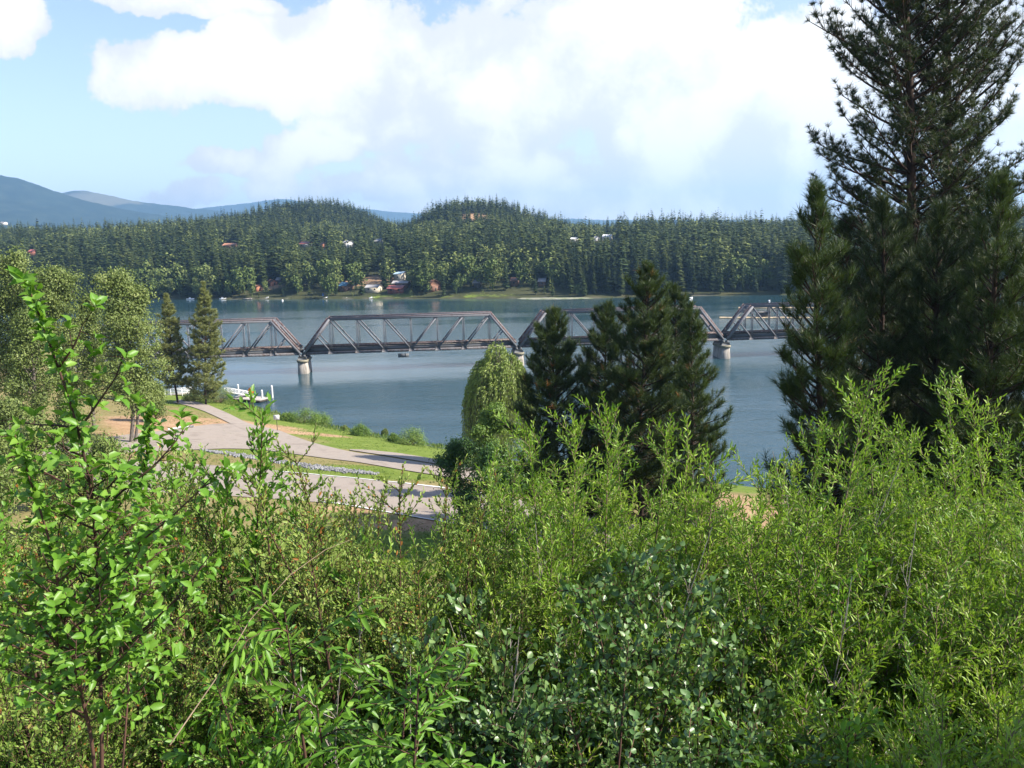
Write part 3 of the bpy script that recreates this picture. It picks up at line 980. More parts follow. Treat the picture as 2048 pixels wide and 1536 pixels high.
house(1215, 481, 16, 'white house with domed grey roof at the right end of the hilltop clearing', 'white', 'white', -20, 3.2, 2.2, 8, 'house')
house(955, 574, 12, 'dark cabin behind the pale trunks right of the barn', 'dark', 'grey', -12, 2.6, 1.5, 6, 'cabin')
house(1030, 570, 13, 'shaded brown cabin above the middle lawns', 'brown', 'brown', -12, 2.6, 1.6, 6, 'cabin')
house(1085, 571, 13, 'dim cabin with grey roof left of the round shore willows', 'brown', 'grey', -12, 2.6, 1.6, 6, 'cabin')


def boat(px, py, wpx, label, mat, rz=0, cab=True):
    p = on_z(px, py, 0.0)
    L = wpx * p[1] / F_PX
    r = thing('boat', label, 'boat', p, math.radians(rz))
    W = L * .34
    xs = np.linspace(-1, 1, 9)
    mb = MB()
    V, n = [], 7
    for x in xs:
        ww = W / 2 * (1 - max(0, x) ** 2.4) * (1 if x > -.99 else .92)
        sh = .62 + .25 * max(0, x) ** 2
        for a, b in ((-1, sh), (-.9, .2), (-.5, -.15), (0, -.25), (.5, -.15), (.9, .2), (1, sh)):
            V.append((x * L / 2 * (1 + .0 * b), a * ww, b))
    F = [(i * n + j, (i + 1) * n + j, (i + 1) * n + j + 1, i * n + j + 1) for i in range(8) for j in range(n - 1)] + [(i * n, i * n + n - 1, (i + 1) * n + n - 1, (i + 1) * n) for i in range(8)]
    mb.add(V, F)
    mb.F.append(np.array([[0, j, j + 1] for j in range(1, n - 1)]))
    mb.build('hull', M[mat], r)
    if cab:
        MB().prism([(-L * .18, .6), (L * .14, .6), (L * .06, 1.35), (-L * .16, 1.4)], -W * .3, W * .3).build('cabin', M['boat_white'], r)
        MB().prism([(L * .15, .62), (L * .16, .62), (L * .075, 1.3), (L * .065, 1.3)], -W * .28, W * .28).build('windscreen', M['pane'], r)
    return r


boat(381, 599, 15, 'white motorboat moored by itself farthest left on the far shore', 'boat_white', 4)
boat(446, 598.5, 14, 'white motorboat between the lone left one and the dock row', 'boat_white', -6)
boat(535, 598, 11, 'white runabout moored at the docks below the tiny orange cabin', 'boat_white', 170)
boat(655, 597.5, 18, 'white cabin boat beside the pale canopy below the blue-roofed house', 'boat_white', 8)
boat(690, 597.5, 9, 'small white skiff right of the white cabin boat', 'boat_white', 0, False)
boat(744, 597.5, 12, 'white fishing boat in front of the low grey-roofed house', 'boat_white', 6)
boat(765, 597, 6, 'little red boat beside the white fishing boat', 'boat_red', 0, False)
boat(840, 596, 10, 'red motorboat hauled up at the bank under the gambrel barn', 'boat_red', 10)
boat(882, 596, 12, 'blue and white boat off the grassy point right of the barn', 'boat_blue', 0)
boat(932, 595.5, 8, 'white boat with raised bow by the dark bank', 'boat_white', 30)
boat(970, 595, 17, 'long white pontoon boat below the middle lawn', 'boat_white', 3)
boat(1004, 593, 9, 'small blue boat with white cover between the two lawns', 'boat_blue', 5)
boat(1032, 594, 12, 'blue boat moored before the right lawn', 'boat_blue', 0)
boat(1046, 595, 8, 'white dinghy at the near end of the right lawn', 'boat_white', 0, False)
boat(1382, 597, 8, 'pale skiff drifting off the wooded shore right of the pine tops', 'boat_white', 20, False)


def dock(px, py, wpx, label, rz=0, lift=.45):
    p = on_z(px, py, 0)
    L = wpx * p[1] / F_PX
    r = thing('dock', label, 'dock', p, math.radians(rz))
    MB().box((0, 0, lift), (L, 2.0, .22)).build('deck', M['plank'], r)
    for x in (-L * .45, L * .45):
        MB().tubes([(x, -1.1, -2), (x, -1.1, 1.5)], [.12, .12], 6).build('post', M['dark_wood'], r)
    return r


dock(495, 598.5, 18, 'weathered dock left of the white runabout')
dock(520, 598, 9, 'short weathered dock right below the tiny orange cabin')
dock(577, 598, 17, 'long pale dock beside the white mooring buoy', 4)
dock(618, 597.5, 13, 'pale dock under the small white canopy', 2)
dock(636, 597.5, 10, 'weathered dock left of the white cabin boat')
dock(718, 597, 22, 'long dock in front of the low grey-roofed house', 2)
dock(912, 596, 16, 'dim dock between the blue boat and the dark bank')
dock(950, 595, 8, 'short dock left of the long pontoon boat')
dock(1018, 594.5, 14, 'weathered dock before the middle of the right lawn')
dock(1085, 594, 10, 'pale dock left of the sand spit')

p = on_z(619, 593, 0)
r = thing('boat_canopy', 'small white boat canopy on thin posts over the pale dock', 'canopy', (p[0], p[1] + 5, 0))
MB().prism([(-2.6, 2.9), (2.6, 2.9), (1.8, 3.5), (-1.8, 3.5)], -1.6, 1.6).build('canopy_roof', M['boat_white'], r)
for x in (-2.3, 2.3):
    for y in (-1.4, 1.4):
        MB().beam((x, y, -1), (x, y, 3), .1, .1).build('post', M['white'], r)
p = on_z(645, 597, 0)
r = thing('sail_board', 'blue and white sail standing beside the white cabin boat', 'sailboard', (p[0], p[1] + 1, 0))
MB().prism([(-.8, .3), (1.0, .3), (.5, 3.6), (-.3, 2.9)], -.03, .03).build('sail', M['boat_blue'], r)
MB().prism([(-1.6, -.1), (1.6, -.1), (1.9, .2), (-1.7, .2)], -.35, .35).build('board', M['boat_white'], r)
for px, py, lab in ((565, 601.5, 'white mooring buoy floating beside the long pale dock'), (1380, 601, 'white buoy floating beside the drifting skiff'), (1538, 603, 'white buoy far out above the log booms')):
    p = on_z(px, py, 0)
    mb = MB()
    zz = np.linspace(-.3, .75, 8)
    mb.tubes([(0, 0, z) for z in zz], [.06 + .5 * math.sqrt(max(0, 1 - ((z - .22) / .53) ** 2)) for z in zz], 10)
    r = mb.build('mooring_buoy', M['boat_white'], smooth=True)
    r.location = p
    tag(r, lab, 'buoy')

# sand spit and stony edge of the far shore
mbs = MB()
a = np.array([on_z(x, y, 0)[:2] for x, y in ((1030, 598.3), (1060, 598.8), (1100, 598.8), (1150, 598.2), (1196, 597.0))])
bq = np.array([on_z(x, y, 0)[:2] for x, y in ((1030, 594.5), (1060, 594.5), (1100, 594.5), (1150, 594.3), (1196, 594.6))])
uu = np.linspace(0, 4, 40)
A = np.stack([np.interp(uu, range(5), a[:, k]) for k in (0, 1)], 1)
B = np.stack([np.interp(uu, range(5), bq[:, k]) for k in (0, 1)], 1)
wgt = np.linspace(0, 1, 9)
G = A[:, None] * (1 - wgt)[None, :, None] + B[:, None] * wgt[None, :, None]
Z = .55 * np.sin(wgt * math.pi)[None] * np.clip(np.minimum(uu, 4 - uu) * 2, 0, 1)[:, None] - .08 + fbm(G[..., 0], G[..., 1], 6, 4) * .3
i, j = np.meshgrid(np.arange(39), np.arange(8), indexing='ij')
mbs.add(np.concatenate([G, Z[..., None]], -1).reshape(-1, 3), np.stack([i * 9 + j, (i + 1) * 9 + j, (i + 1) * 9 + j + 1, i * 9 + j + 1], -1).reshape(-1, 4)[:, ::-1])
tag(mbs.build('sand_spit', rough_mat('spit_gravel', (.10, .14, .035), (.34, .31, .26), .25, .95), smooth=True), kind='structure')


# log booms behind the right span
def boom(x0, x1, py, n, rows, label, grp):
    k = 0
    for q in range(rows):
        for i in range(n):
            f0, f1 = i / n, (i + .97) / n
            a_, b_ = on_z(x0 + (x1 - x0) * f0, py, 0), on_z(x0 + (x1 - x0) * f1, py - .1, 0)
            off = np.array([0, q * 1.1, 0])
            rad = .36 + .12 * ((i * 7 + q * 3) % 5) / 5
            P = np.linspace(a_ + off, b_ + off, 5)
            P[:, 2] = .14
            P[1:-1, 1] += RNG.normal(0, .15, 3)
            o = MB().tubes(P - P[0], [rad, rad * 1.03, rad, rad * .97, rad * .9], 8).build('boom_log', M['log'], smooth=True)
            o.location = P[0]
            tag(o, label, 'log', grp)


boom(1440, 1640, 637, 13, 2, 'pale floating log of the near boom seen through the right truss span', 'logs of the near boom')
boom(1478, 1640, 617, 8, 2, 'pale floating log of the far boom behind the right hip of the truss', 'logs of the far boom')
p = on_z(1528, 636, 0)
r = thing('boom_shed', 'small dark shed sitting on the near log boom', 'shed', (p[0], p[1] + .4, .3))
MB().box((0, 0, .9), (4.2, 2.6, 1.8)).build('wall', PAL['dark'], r)
MB().prism([(-1.6, 1.8), (1.6, 1.8), (0, 2.4)], -2.3, 2.3, axis=0).build('roof', ROOF['dark'], r)
for px, py, h in ((1492, 622, 3.2), (1535, 628, 5.2), (1513, 632, 2.4)):
    p = on_z(px, py, 0)
    o = MB().tubes([(0, 0, -2), (0, 0, h)], [.22, .2], 7).build('mooring_pile', M['dark_wood'])
    o.location = p
    tag(o, {3.2: 'dark mooring pile left of the boom shed', 5.2: 'tallest dark mooring pile, behind the boom shed', 2.4: 'short dark stub pile beside the boom shed'}[h], 'pile')


# ------------------------------------------------------------------ the forest across the river
def conifer_geo(rng, whorls, per, thin=.16, trunk=True):
    """unit height conifer: drooping branch fans round a stem"""
    mb = MB()
    z = np.repeat(np.linspace(.08, .985, whorls), per)
    n = len(z)
    z = z + rng.normal(0, .25 / whorls, n)
    ph = rng.uniform(0, 2 * math.pi, n)
    r = thin * np.clip(1.03 - z, .03, 1) ** .68 * rng.uniform(.62, 1.2, n) * np.clip(z * 5 + .35, 0, 1)
    dirv = np.stack([np.cos(ph), np.sin(ph), 0 * ph], 1)
    sd_ = np.stack([-np.sin(ph), np.cos(ph), 0 * ph], 1)
    b = np.stack([0 * z, 0 * z, z + .012], 1)
    dr = rng.uniform(.05, .45, n)[:, None] * np.array([[0, 0, 1.0]])
    tip = b + dirv * r[:, None] - dr * r[:, None]
    wd = (r * rng.uniform(.34, .6, n))[:, None]
    m1 = b + dirv * r[:, None] * .55 + sd_ * wd - dr * r[:, None] * .75
    m2 = b + dirv * r[:, None] * .55 - sd_ * wd - dr * r[:, None] * .75
    V = np.stack([b, m1, m2, tip], 1).reshape(-1, 3)
    F = (np.array([(0, 2, 3), (0, 3, 1)])[None] + (np.arange(n) * 4)[:, None, None]).reshape(-1, 3)
    tint = np.repeat(np.clip(.42 + rng.normal(0, .09, n), 0, 1), 4)
    mb.add(V, F, tint)
    if trunk:
        mb.tubes([(0, 0, -.03), (0, 0, .95)], [.012, .002], 4, .05)
    return mb


def leafy_geo(rng, blobs, per, rad=.26):
    mb = MB()
    c = np.stack([rng.normal(0, .12, blobs), rng.normal(0, .12, blobs), rng.uniform(.28, .85, blobs)], 1)
    c[:, :2] *= np.clip(1.35 - np.abs(c[:, 2:3] - .45) * 1.5, .3, 1.2)
    d = unit(rng.normal(size=(blobs, per, 3)))
    P = (c[:, None] + d * (rng.uniform(.07, .15, blobs)[:, None, None] * rng.uniform(.7, 1, (blobs, per, 1)))).reshape(-1, 3)
    N = d.reshape(-1, 3) + rng.normal(0, .5, (blobs * per, 3))
    D = unit(np.cross(N, rng.normal(size=N.shape)))
    leaves(mb, P, D, N, .075, .06, tint=np.clip(.5 + rng.normal(0, .2, len(P)), 0, 1))
    mb.tubes([(0, 0, -.03), (0, 0, .6)], [.018, .008], 4, .0)
    return mb


def flat(mb):
    V = np.concatenate(mb.V)
    T = np.concatenate(mb.T)
    F = np.concatenate([f if f.shape[1] == 3 else np.concatenate([f[:, [0, 1, 2]], f[:, [0, 2, 3]]]) for f in mb.F])
    return V, F, T


frng = np.random.default_rng(11)
hi_con = [conifer_geo(frng, 26, 9, .15 + .025 * (k % 4)).build('conifer', M['far'], link=False).data for k in range(7)]
hi_leaf = [leafy_geo(frng, 16, 40).build('broadleaf_tree', M['far_leafy'], link=False).data for k in range(4)]
lo_con = [flat(conifer_geo(frng, 16, 7, .17 + .035 * (k % 3), False)) for k in range(6)]
lo_leaf = [flat(leafy_geo(frng, 8, 12)) for k in range(3)]

# candidates on a jittered grid, thinner uphill
cand = []
for (y0, y1, sp) in ((400, 560, 5.2), (560, 800, 6.4), (800, 1500, 7.8)):
    gx = np.arange(-y1 * .72, y1 * .50, sp)
    gy = np.arange(y0, y1, sp)
    A_, B_ = np.meshgrid(gx, gy, indexing='ij')
    A_ = A_ + frng.uniform(-.48, .48, A_.shape) * sp
    B_ = B_ + frng.uniform(-.48, .48, B_.shape) * sp
    cand.append(np.stack([A_.ravel(), B_.ravel()], 1))
cand = np.concatenate(cand)
tt = cand[:, 1] - np.interp(cand[:, 0], FX, FY)
cz = ground_z(cand[:, 0], cand[:, 1])
P3 = np.stack([cand[:, 0], cand[:, 1], cz], 1)
px, py, dep = proj(P3)
keep = (tt > 1.4) & (px > -260) & (px < 2250) & (frng.uniform(size=len(px)) < .92 - .45 * (fbm(cand[:, 0], cand[:, 1], 26, 303) > .12))
keep &= ~((tt < 14) & (frng.uniform(size=len(px)) < np.where((px > 640) & (px < 1130), .65, .25)))
hgt_t = np.clip((17.5 + frng.normal(0, 1, len(px)) * np.where(cand[:, 1] > 720, 3.0, 5.0)) * (1 + .5 * fbm(cand[:, 0], cand[:, 1], 60, 201)), 6, 30) * np.where(tt < 60, 1.08, 1.0) * np.where(tt < 9, .82, 1)
top = py - hgt_t * F_PX / dep
for (a0, a1, b0, b1, dd) in CLEAR:
    hit = (px + 6 > a0) & (px - 6 < a1) & (py > b0) & (top < b1) & (dep < dd + 7) & (np.abs(dep - dd) < 260)
    hgt_t = np.where(hit, np.minimum(hgt_t, (py - b1) * dep / F_PX), hgt_t)
    top = py - hgt_t * F_PX / dep
    keep &= ~(hit & (hgt_t < 3.5))
# clearings
for (cx_, cy_, rx, ry) in ((745, 560, 22, 13), (955, 434, 20, 12), (1180, 482, 28, 12), (536, 577, 10, 7)):
    c0 = on_ground(cx_, cy_, 300, 1500)
    keep &= ~(((cand[:, 0] - c0[0]) / (rx * c0[1] / F_PX)) ** 2 + ((cand[:, 1] - c0[1]) / (ry * 2.2)) ** 2 < 1)
idx = np.where(keep)[0]
leafy = (fbm(cand[:, 0], cand[:, 1], 70, 91) + .10 * ((px > 780) & (px < 1560)) + .06 * (py > 560)) > .13
leafy &= frng.uniform(size=len(px)) < .6
leafy |= frng.uniform(size=len(px)) < .03
order = idx[np.argsort(-(hgt_t[idx] / dep[idx]) - .02 * (tt[idx] < 14))]
inview = order[(px[order] > -10) & (px[order] < 1640) & (tt[order] < 34)]
solo = inview[:290]
zones = [(-50, 500, 'left of the cabins'), (500, 640, 'around the orange cabins'), (640, 900, 'about the red roofs'),
         (900, 1200, 'behind the sand spit'), (1200, 2200, 'behind the log booms')]
for n_, i in enumerate(solo):
    lf = bool(leafy[i])
    me = hi_leaf[n_ % 4] if lf else hi_con[n_ % 7]
    o = bpy.data.objects.new('broadleaf_tree' if lf else 'conifer', me)
    COL.objects.link(o)
    hh = hgt_t[i] * (.72 if lf else 1)
    o.location = P3[i]
    o.rotation_euler = (0, 0, frng.uniform(0, 6.28))
    o.scale = (hh * frng.uniform(.85, 1.2),) * 2 + (hh,)
    zn = next(z for z in zones if px[i] < z[1] or z is zones[-1])
    if lf:
        tag(o, 'pale green broadleaf tree on the far shore ' + zn[2], 'tree', 'far shore broadleaf trees ' + zn[2])
    else:
        tag(o, 'dark conifer of the front shore row ' + zn[2], 'conifer', 'far shore conifers ' + zn[2])
ss = set(solo.tolist())
fm = MB()
rest = np.array([i for i in idx if i not in ss])
for kind, geos in ((False, lo_con), (True, lo_leaf)):
    sel = rest[leafy[rest] == kind]
    for g_ in range(len(geos)):
        k = sel[g_::len(geos)]
        V, F, T = geos[g_]
        a_ = frng.uniform(0, 6.28, len(k))
        hh = hgt_t[k] * (.75 if kind else 1)
        wv_ = hh * frng.uniform(.85, 1.25, len(k)) * (1.15 if kind else 1.05)
        X = (V[None, :, 0] * np.cos(a_)[:, None] - V[None, :, 1] * np.sin(a_)[:, None]) * wv_[:, None] + P3[k, 0][:, None]
        Y = (V[None, :, 0] * np.sin(a_)[:, None] + V[None, :, 1] * np.cos(a_)[:, None]) * wv_[:, None] + P3[k, 1][:, None]
        Z = V[None, :, 2] * hh[:, None] + P3[k, 2][:, None]
        tn = np.clip(T[None] + frng.normal(0, .20, len(k))[:, None] + .5 * fbm(P3[k, 0], P3[k, 1], 90, 404)[:, None] + (.26 if kind else 0), 0, 1)
        fm.add(np.stack([X, Y, Z], -1).reshape(-1, 3), (F[None] + (np.arange(len(k)) * len(V))[:, None, None]).reshape(-1, 3), tn.ravel())
M['forest'] = foliage_mat('forest_mass', [(0, (.022, .040, .014)), (.42, (.062, .088, .027)), (.62, (.11, .138, .038)), (1, (.19, .22, .065))], .7, 0, .15, 0)
fo = fm.build('forest', M['forest'])
tag(fo, kind='stuff')
print('forest trees', len(rest), 'solo', len(solo))

# ------------------------------------------------------------------ riverside park: sign, wheel stops, dock
p = on_ground(555, 862)
r = thing('park_sign', 'small white notice board on a dark post beside the path', 'sign', p, math.radians(6))
MB().tubes([(0, 0, -.2), (0, 0, 2.3)], [.05, .045], 6).build('post', M['dark_wood'], r)
MB().box((0, -.08, 2.15), (.88, .04, .74)).build('board', M['white'], r)
mb = MB()
for k in range(5):      # unreadable grey text block
    mb.box((-.02 - .05 * (k % 2), -.103, 2.38 - k * .105), (.62 - .1 * (k % 3), .006, .035))
mb.build('lettering', plain_mat('grey_print', (.42, .44, .48)), r)

for n_, (px, py, lab) in enumerate(((352, 859, 'white concrete wheel stop left of the other, along the parking edge'), (373, 856, 'white concrete wheel stop farther up the parking edge'))):
    p = on_ground(px, py)
    MBs = MB().prism([(-.16, 0), (.16, 0), (.09, .2), (-.09, .2)], -1.05, 1.05, axis=0)
    o = MBs.build('wheel_stop', M['line'])
    o.location = (p[0], p[1], gz(p[0], p[1]) + .08)
    o.rotation_euler = (0, 0, math.radians(16))
    tag(o, lab, 'wheel stop', 'wheel stops of the parking lot')

p = on_ground(672, 1008)
o = MB().tubes([(0, 0, -.3), (0, 0, .1), (0, 0, 1.55), (0, 0, 1.62)], [.075, .075, .07, .02], 8).build('marker_post', M['dark_wood'])
o.location = p
tag(o, 'thin dark marker post on the near road edge', 'post')

# floating dock with gangway
d0, d1 = on_z(468, 793.5, .55), on_z(532, 797.5, .55)
L = float(np.linalg.norm((d1 - d0)[:2]))
ang = math.atan2(d1[1] - d0[1], d1[0] - d0[0])
dk = thing('floating_dock', 'grey plank floating dock with white piles by the lakeside firs', 'dock', ((d0[0] + d1[0]) / 2, (d0[1] + d1[1]) / 2, 0), ang)
mb = MB()
for k in range(34):
    mb.box((-L / 2 + (k + .5) * L / 34, 0, .5), (L / 34 - .02, 3.4, .07))
mb.build('deck', M['plank'], dk)
MB().box((0, -1.76, .38), (L, .1, .26)).build('fender', M['dark_wood'], dk)
MB().box((0, 0, .22), (L - .3, 3.2, .42)).build('float', M['dark_wood'], dk)
for i, (px, py, h) in enumerate(((525, 801, 2.1), (545, 795.5, 2.5), (477, 788, 2.0))):
    p = on_z(px, py, 0)
    o = thing('dock_pile', ['thick white pile at the near corner of the floating dock', 'tallest white pile standing off the river end of the floating dock', 'white pile behind the gangway railing'][i], 'pile', p, 0, 'white piles of the floating dock')
    MB().tubes([(0, 0, -2), (0, 0, h)], [.2, .2], 10).build('pile_shaft', M['white'], o, True)
    MB().tubes([(0, 0, h), (0, 0, h + .18)], [.23, .03], 10).build('pile_cap', M['white'], o)
g0, g1 = on_z(498, 790.5, .75), on_z(452, 783, 2.2)
gl = float(np.linalg.norm((g1 - g0)[:2]))
ga = math.atan2(g1[1] - g0[1], g1[0] - g0[0])
gw = thing('gangway', 'white railed gangway sloping from the firs onto the floating dock', 'gangway', (g0[0], g0[1], .62), ga)
rise = (g1[2] - .75) / gl
mb = MB()
mb.beam((0, 0, 0), (gl, 0, rise * gl), 1.5, .12)
mb.build('walkway', M['plank'], gw)
for y in (-.78, .78):
    mb = MB()
    mb.beam((0, y, .95), (gl, y, rise * gl + .95), .09, .09)
    mb.beam((0, y, .1), (gl, y, rise * gl + .1), .09, .12)
    nn_ = 6
    for k in range(nn_ + 1):
        x = gl * k / nn_
        mb.beam((x, y, rise * x), (x, y, rise * x + .95), .07, .07)
    for k in range(nn_):
        x, x2 = gl * k / nn_, gl * (k + 1) / nn_
        mb.beam((x, y, rise * x + .1), (x2, y, rise * x2 + .95), .06, .06)
    mb.build('railing', M['white'], gw)
p = on_z(502.5, 789.5, .55)
r = thing('life_jacket_station', 'bright orange round-topped box at the foot of the gangway', 'box', (p[0], p[1], .55), ang)
mb = MB()
pr = [(-.42, .25), (.42, .25), (.42, .95)] + [(.42 * math.cos(a), .95 + .55 * math.sin(a)) for a in np.linspace(.2, math.pi - .2, 9)] + [(-.42, .95)]
mb.prism(pr, -.35, .35)
mb.build('housing', M['orange'], r)
MB().box((0, 0, .12), (.5, .5, .26)).build('base', M['white'], r)
MB().box((0, -.36, .8), (.34, .03, .5)).build('door_panel', plain_mat('orange_panel', (.62, .13, .01)), r)
# white railed boardwalk behind the fir trunks
b0, b1 = on_z(330, 786, 1.4), on_z(386, 781, 1.4)
bl = float(np.linalg.norm((b1 - b0)[:2]))
r = thing('boardwalk', 'white railed boardwalk glimpsed behind the left fir trunk', 'boardwalk', (b0[0], b0[1], 0), math.atan2(b1[1] - b0[1], b1[0] - b0[0]))
MB().box((bl / 2, 0, 1.0), (bl, 1.8, .16)).build('deck', M['plank'], r)
for y in (-.9, .9):
    mb = MB()
    for zz in (1.35, 1.65, 2.0):
        mb.beam((0, y, zz), (bl, y, zz), .08, .13)
    for k in range(6):
        mb.beam((bl * k / 5, y, -1.5), (bl * k / 5, y, 2.0), .1, .1)
    mb.build('railing', M['white'], r)

# riprap ditch between the two pavements
rrng = np.random.default_rng(3)
xs = np.interp(np.linspace(0, 1, 60), np.linspace(0, 1, 7), [400, 450, 520, 590, 650, 710, 755])
ysp = np.interp(xs, [400, 450, 520, 590, 650, 710, 755], [901, 907, 918, 930, 938, 944.5, 949])
C = np.array([on_ground(x, y)[:2] for x, y in zip(xs, ysp)])
ico = []
tg = (1 + 5 ** .5) / 2
iv = unit(np.array([(-1, tg, 0), (1, tg, 0), (-1, -tg, 0), (1, -tg, 0), (0, -1, tg), (0, 1, tg), (0, -1, -tg), (0, 1, -tg), (tg, 0, -1), (tg, 0, 1), (-tg, 0, -1), (-tg, 0, 1)]))
ifc = np.array([(0, 11, 5), (0, 5, 1), (0, 1, 7), (0, 7, 10), (0, 10, 11), (1, 5, 9), (5, 11, 4), (11, 10, 2), (10, 7, 6), (7, 1, 8), (3, 9, 4), (3, 4, 2), (3, 2, 6), (3, 6, 8), (3, 8, 9), (4, 9, 5), (2, 4, 11), (6, 2, 10), (8, 6, 7), (9, 8, 1)])
n = 2400
k = rrng.integers(0, 59, n)
f = rrng.uniform(size=n)[:, None]
cc = C[k] * (1 - f) + C[k + 1] * f + rrng.normal(0, 1, (n, 2)) * np.array([.25, .42]) * np.clip(np.minimum(k + 3, 62 - k) / 14, .25, 1)[:, None]
sz = rrng.uniform(.06, .18, n)
V = iv[None] * (1 + rrng.normal(0, .16, (n, 12, 1))) * sz[:, None, None] * rrng.uniform(.6, 1.2, (n, 1, 3))
V = V + np.concatenate([cc, (ground_z(cc[:, 0], cc[:, 1]) + sz * .3)[:, None]], 1)[:, None]
mb = MB().add(V.reshape(-1, 3), (ifc[None] + (np.arange(n) * 12)[:, None, None]).reshape(-1, 3))
tag(mb.build('riprap_gravel', M['rock']), kind='stuff')

# ------------------------------------------------------------------ grass blades on the bank and slope
mb = MB()
gr = np.random.default_rng(21)
pts = []
for px0, px1, py0, py1, n in ((430, 900, 800, 905, 26000), (560, 900, 930, 985, 9000), (330, 480, 800, 850, 6000), (380, 760, 893, 935, 7000), (680, 1000, 1005, 1130, 9000)):
    a_ = gr.uniform(px0, px1, n)
    b_ = gr.uniform(py0, py1, n)
    D = fw[None] + rt[None] * ((a_ - 1024) / F_PX)[:, None] + up[None] * ((768 - b_) / F_PX)[:, None]
    Q = CAM + D * ((3.0 - 31) / D[:, 2])[:, None]
    for _ in range(6):
        Q = CAM + D * ((ground_z(Q[:, 0], Q[:, 1]) - 31) / D[:, 2])[:, None]
    ys = np.interp(Q[:, 0], SHX, SHY)
    ok = Q[:, 1] < ys + .2
    # taller and denser by the water
    t_ = np.clip((Q[:, 1] - (ys - 9)) / 9, 0, 1)
    ok &= gr.uniform(size=n) < .15 + .85 * t_
    pts.append(np.concatenate([Q[ok], t_[ok][:, None]], 1))
Q = np.concatenate(pts)
# keep blades off the pavements
pav = []
for o in bpy.data.objects:
    if o.name.split('.')[0] in ('road', 'parking_lot', 'path'):
        co = np.empty(len(o.data.vertices) * 3, np.float32)
        o.data.vertices.foreach_get('co', co)
        pav.append(co.reshape(-1, 3)[:, :2])
pav = np.concatenate(pav)
near_p = np.zeros(len(Q), bool)
for s_ in range(0, len(Q), 2000):
    dd = ((Q[s_:s_ + 2000, None, :2] - pav[None]) ** 2).sum(-1).min(1)
    near_p[s_:s_ + 2000] = dd < 1.0
Q = Q[~near_p]
n = len(Q)
Pn = np.repeat(Q[:, :3], 3, 0) + gr.normal(0, .12, (n * 3, 3)) * np.array([1, 1, 0])
hh = np.repeat(.12 + .55 * Q[:, 3], 3) * gr.uniform(.5, 1.3, n * 3)
D = unit(np.stack([gr.normal(-.15, .35, n * 3), gr.normal(0, .35, n * 3), np.ones(n * 3)], 1))
leaves(mb, Pn, D, gr.normal(size=(n * 3, 3)), hh, .06 + hh * .06, tint=np.clip(gr.normal(.55, .22, n * 3), 0, 1))
M['grass'] = foliage_mat('grass_blade', [(0, (.05, .10, .015)), (.5, (.11, .19, .03)), (1, (.26, .27, .09))], .6, .25, .2, 0)
tag(mb.build('bank_grass', M['grass']), kind='stuff')


# ------------------------------------------------------------------ trees
def limb_curve(p0, d0, L, k, lift, rng, wob=.06):
    P = [np.array(p0, float)]
    d = unit(np.array(d0, float))
    for i in range(k - 1):
        d = unit(d + np.array([0, 0, lift / k]) + rng.normal(0, wob, 3))
        P.append(P[-1] + d * L / (k - 1))
    return np.array(P)


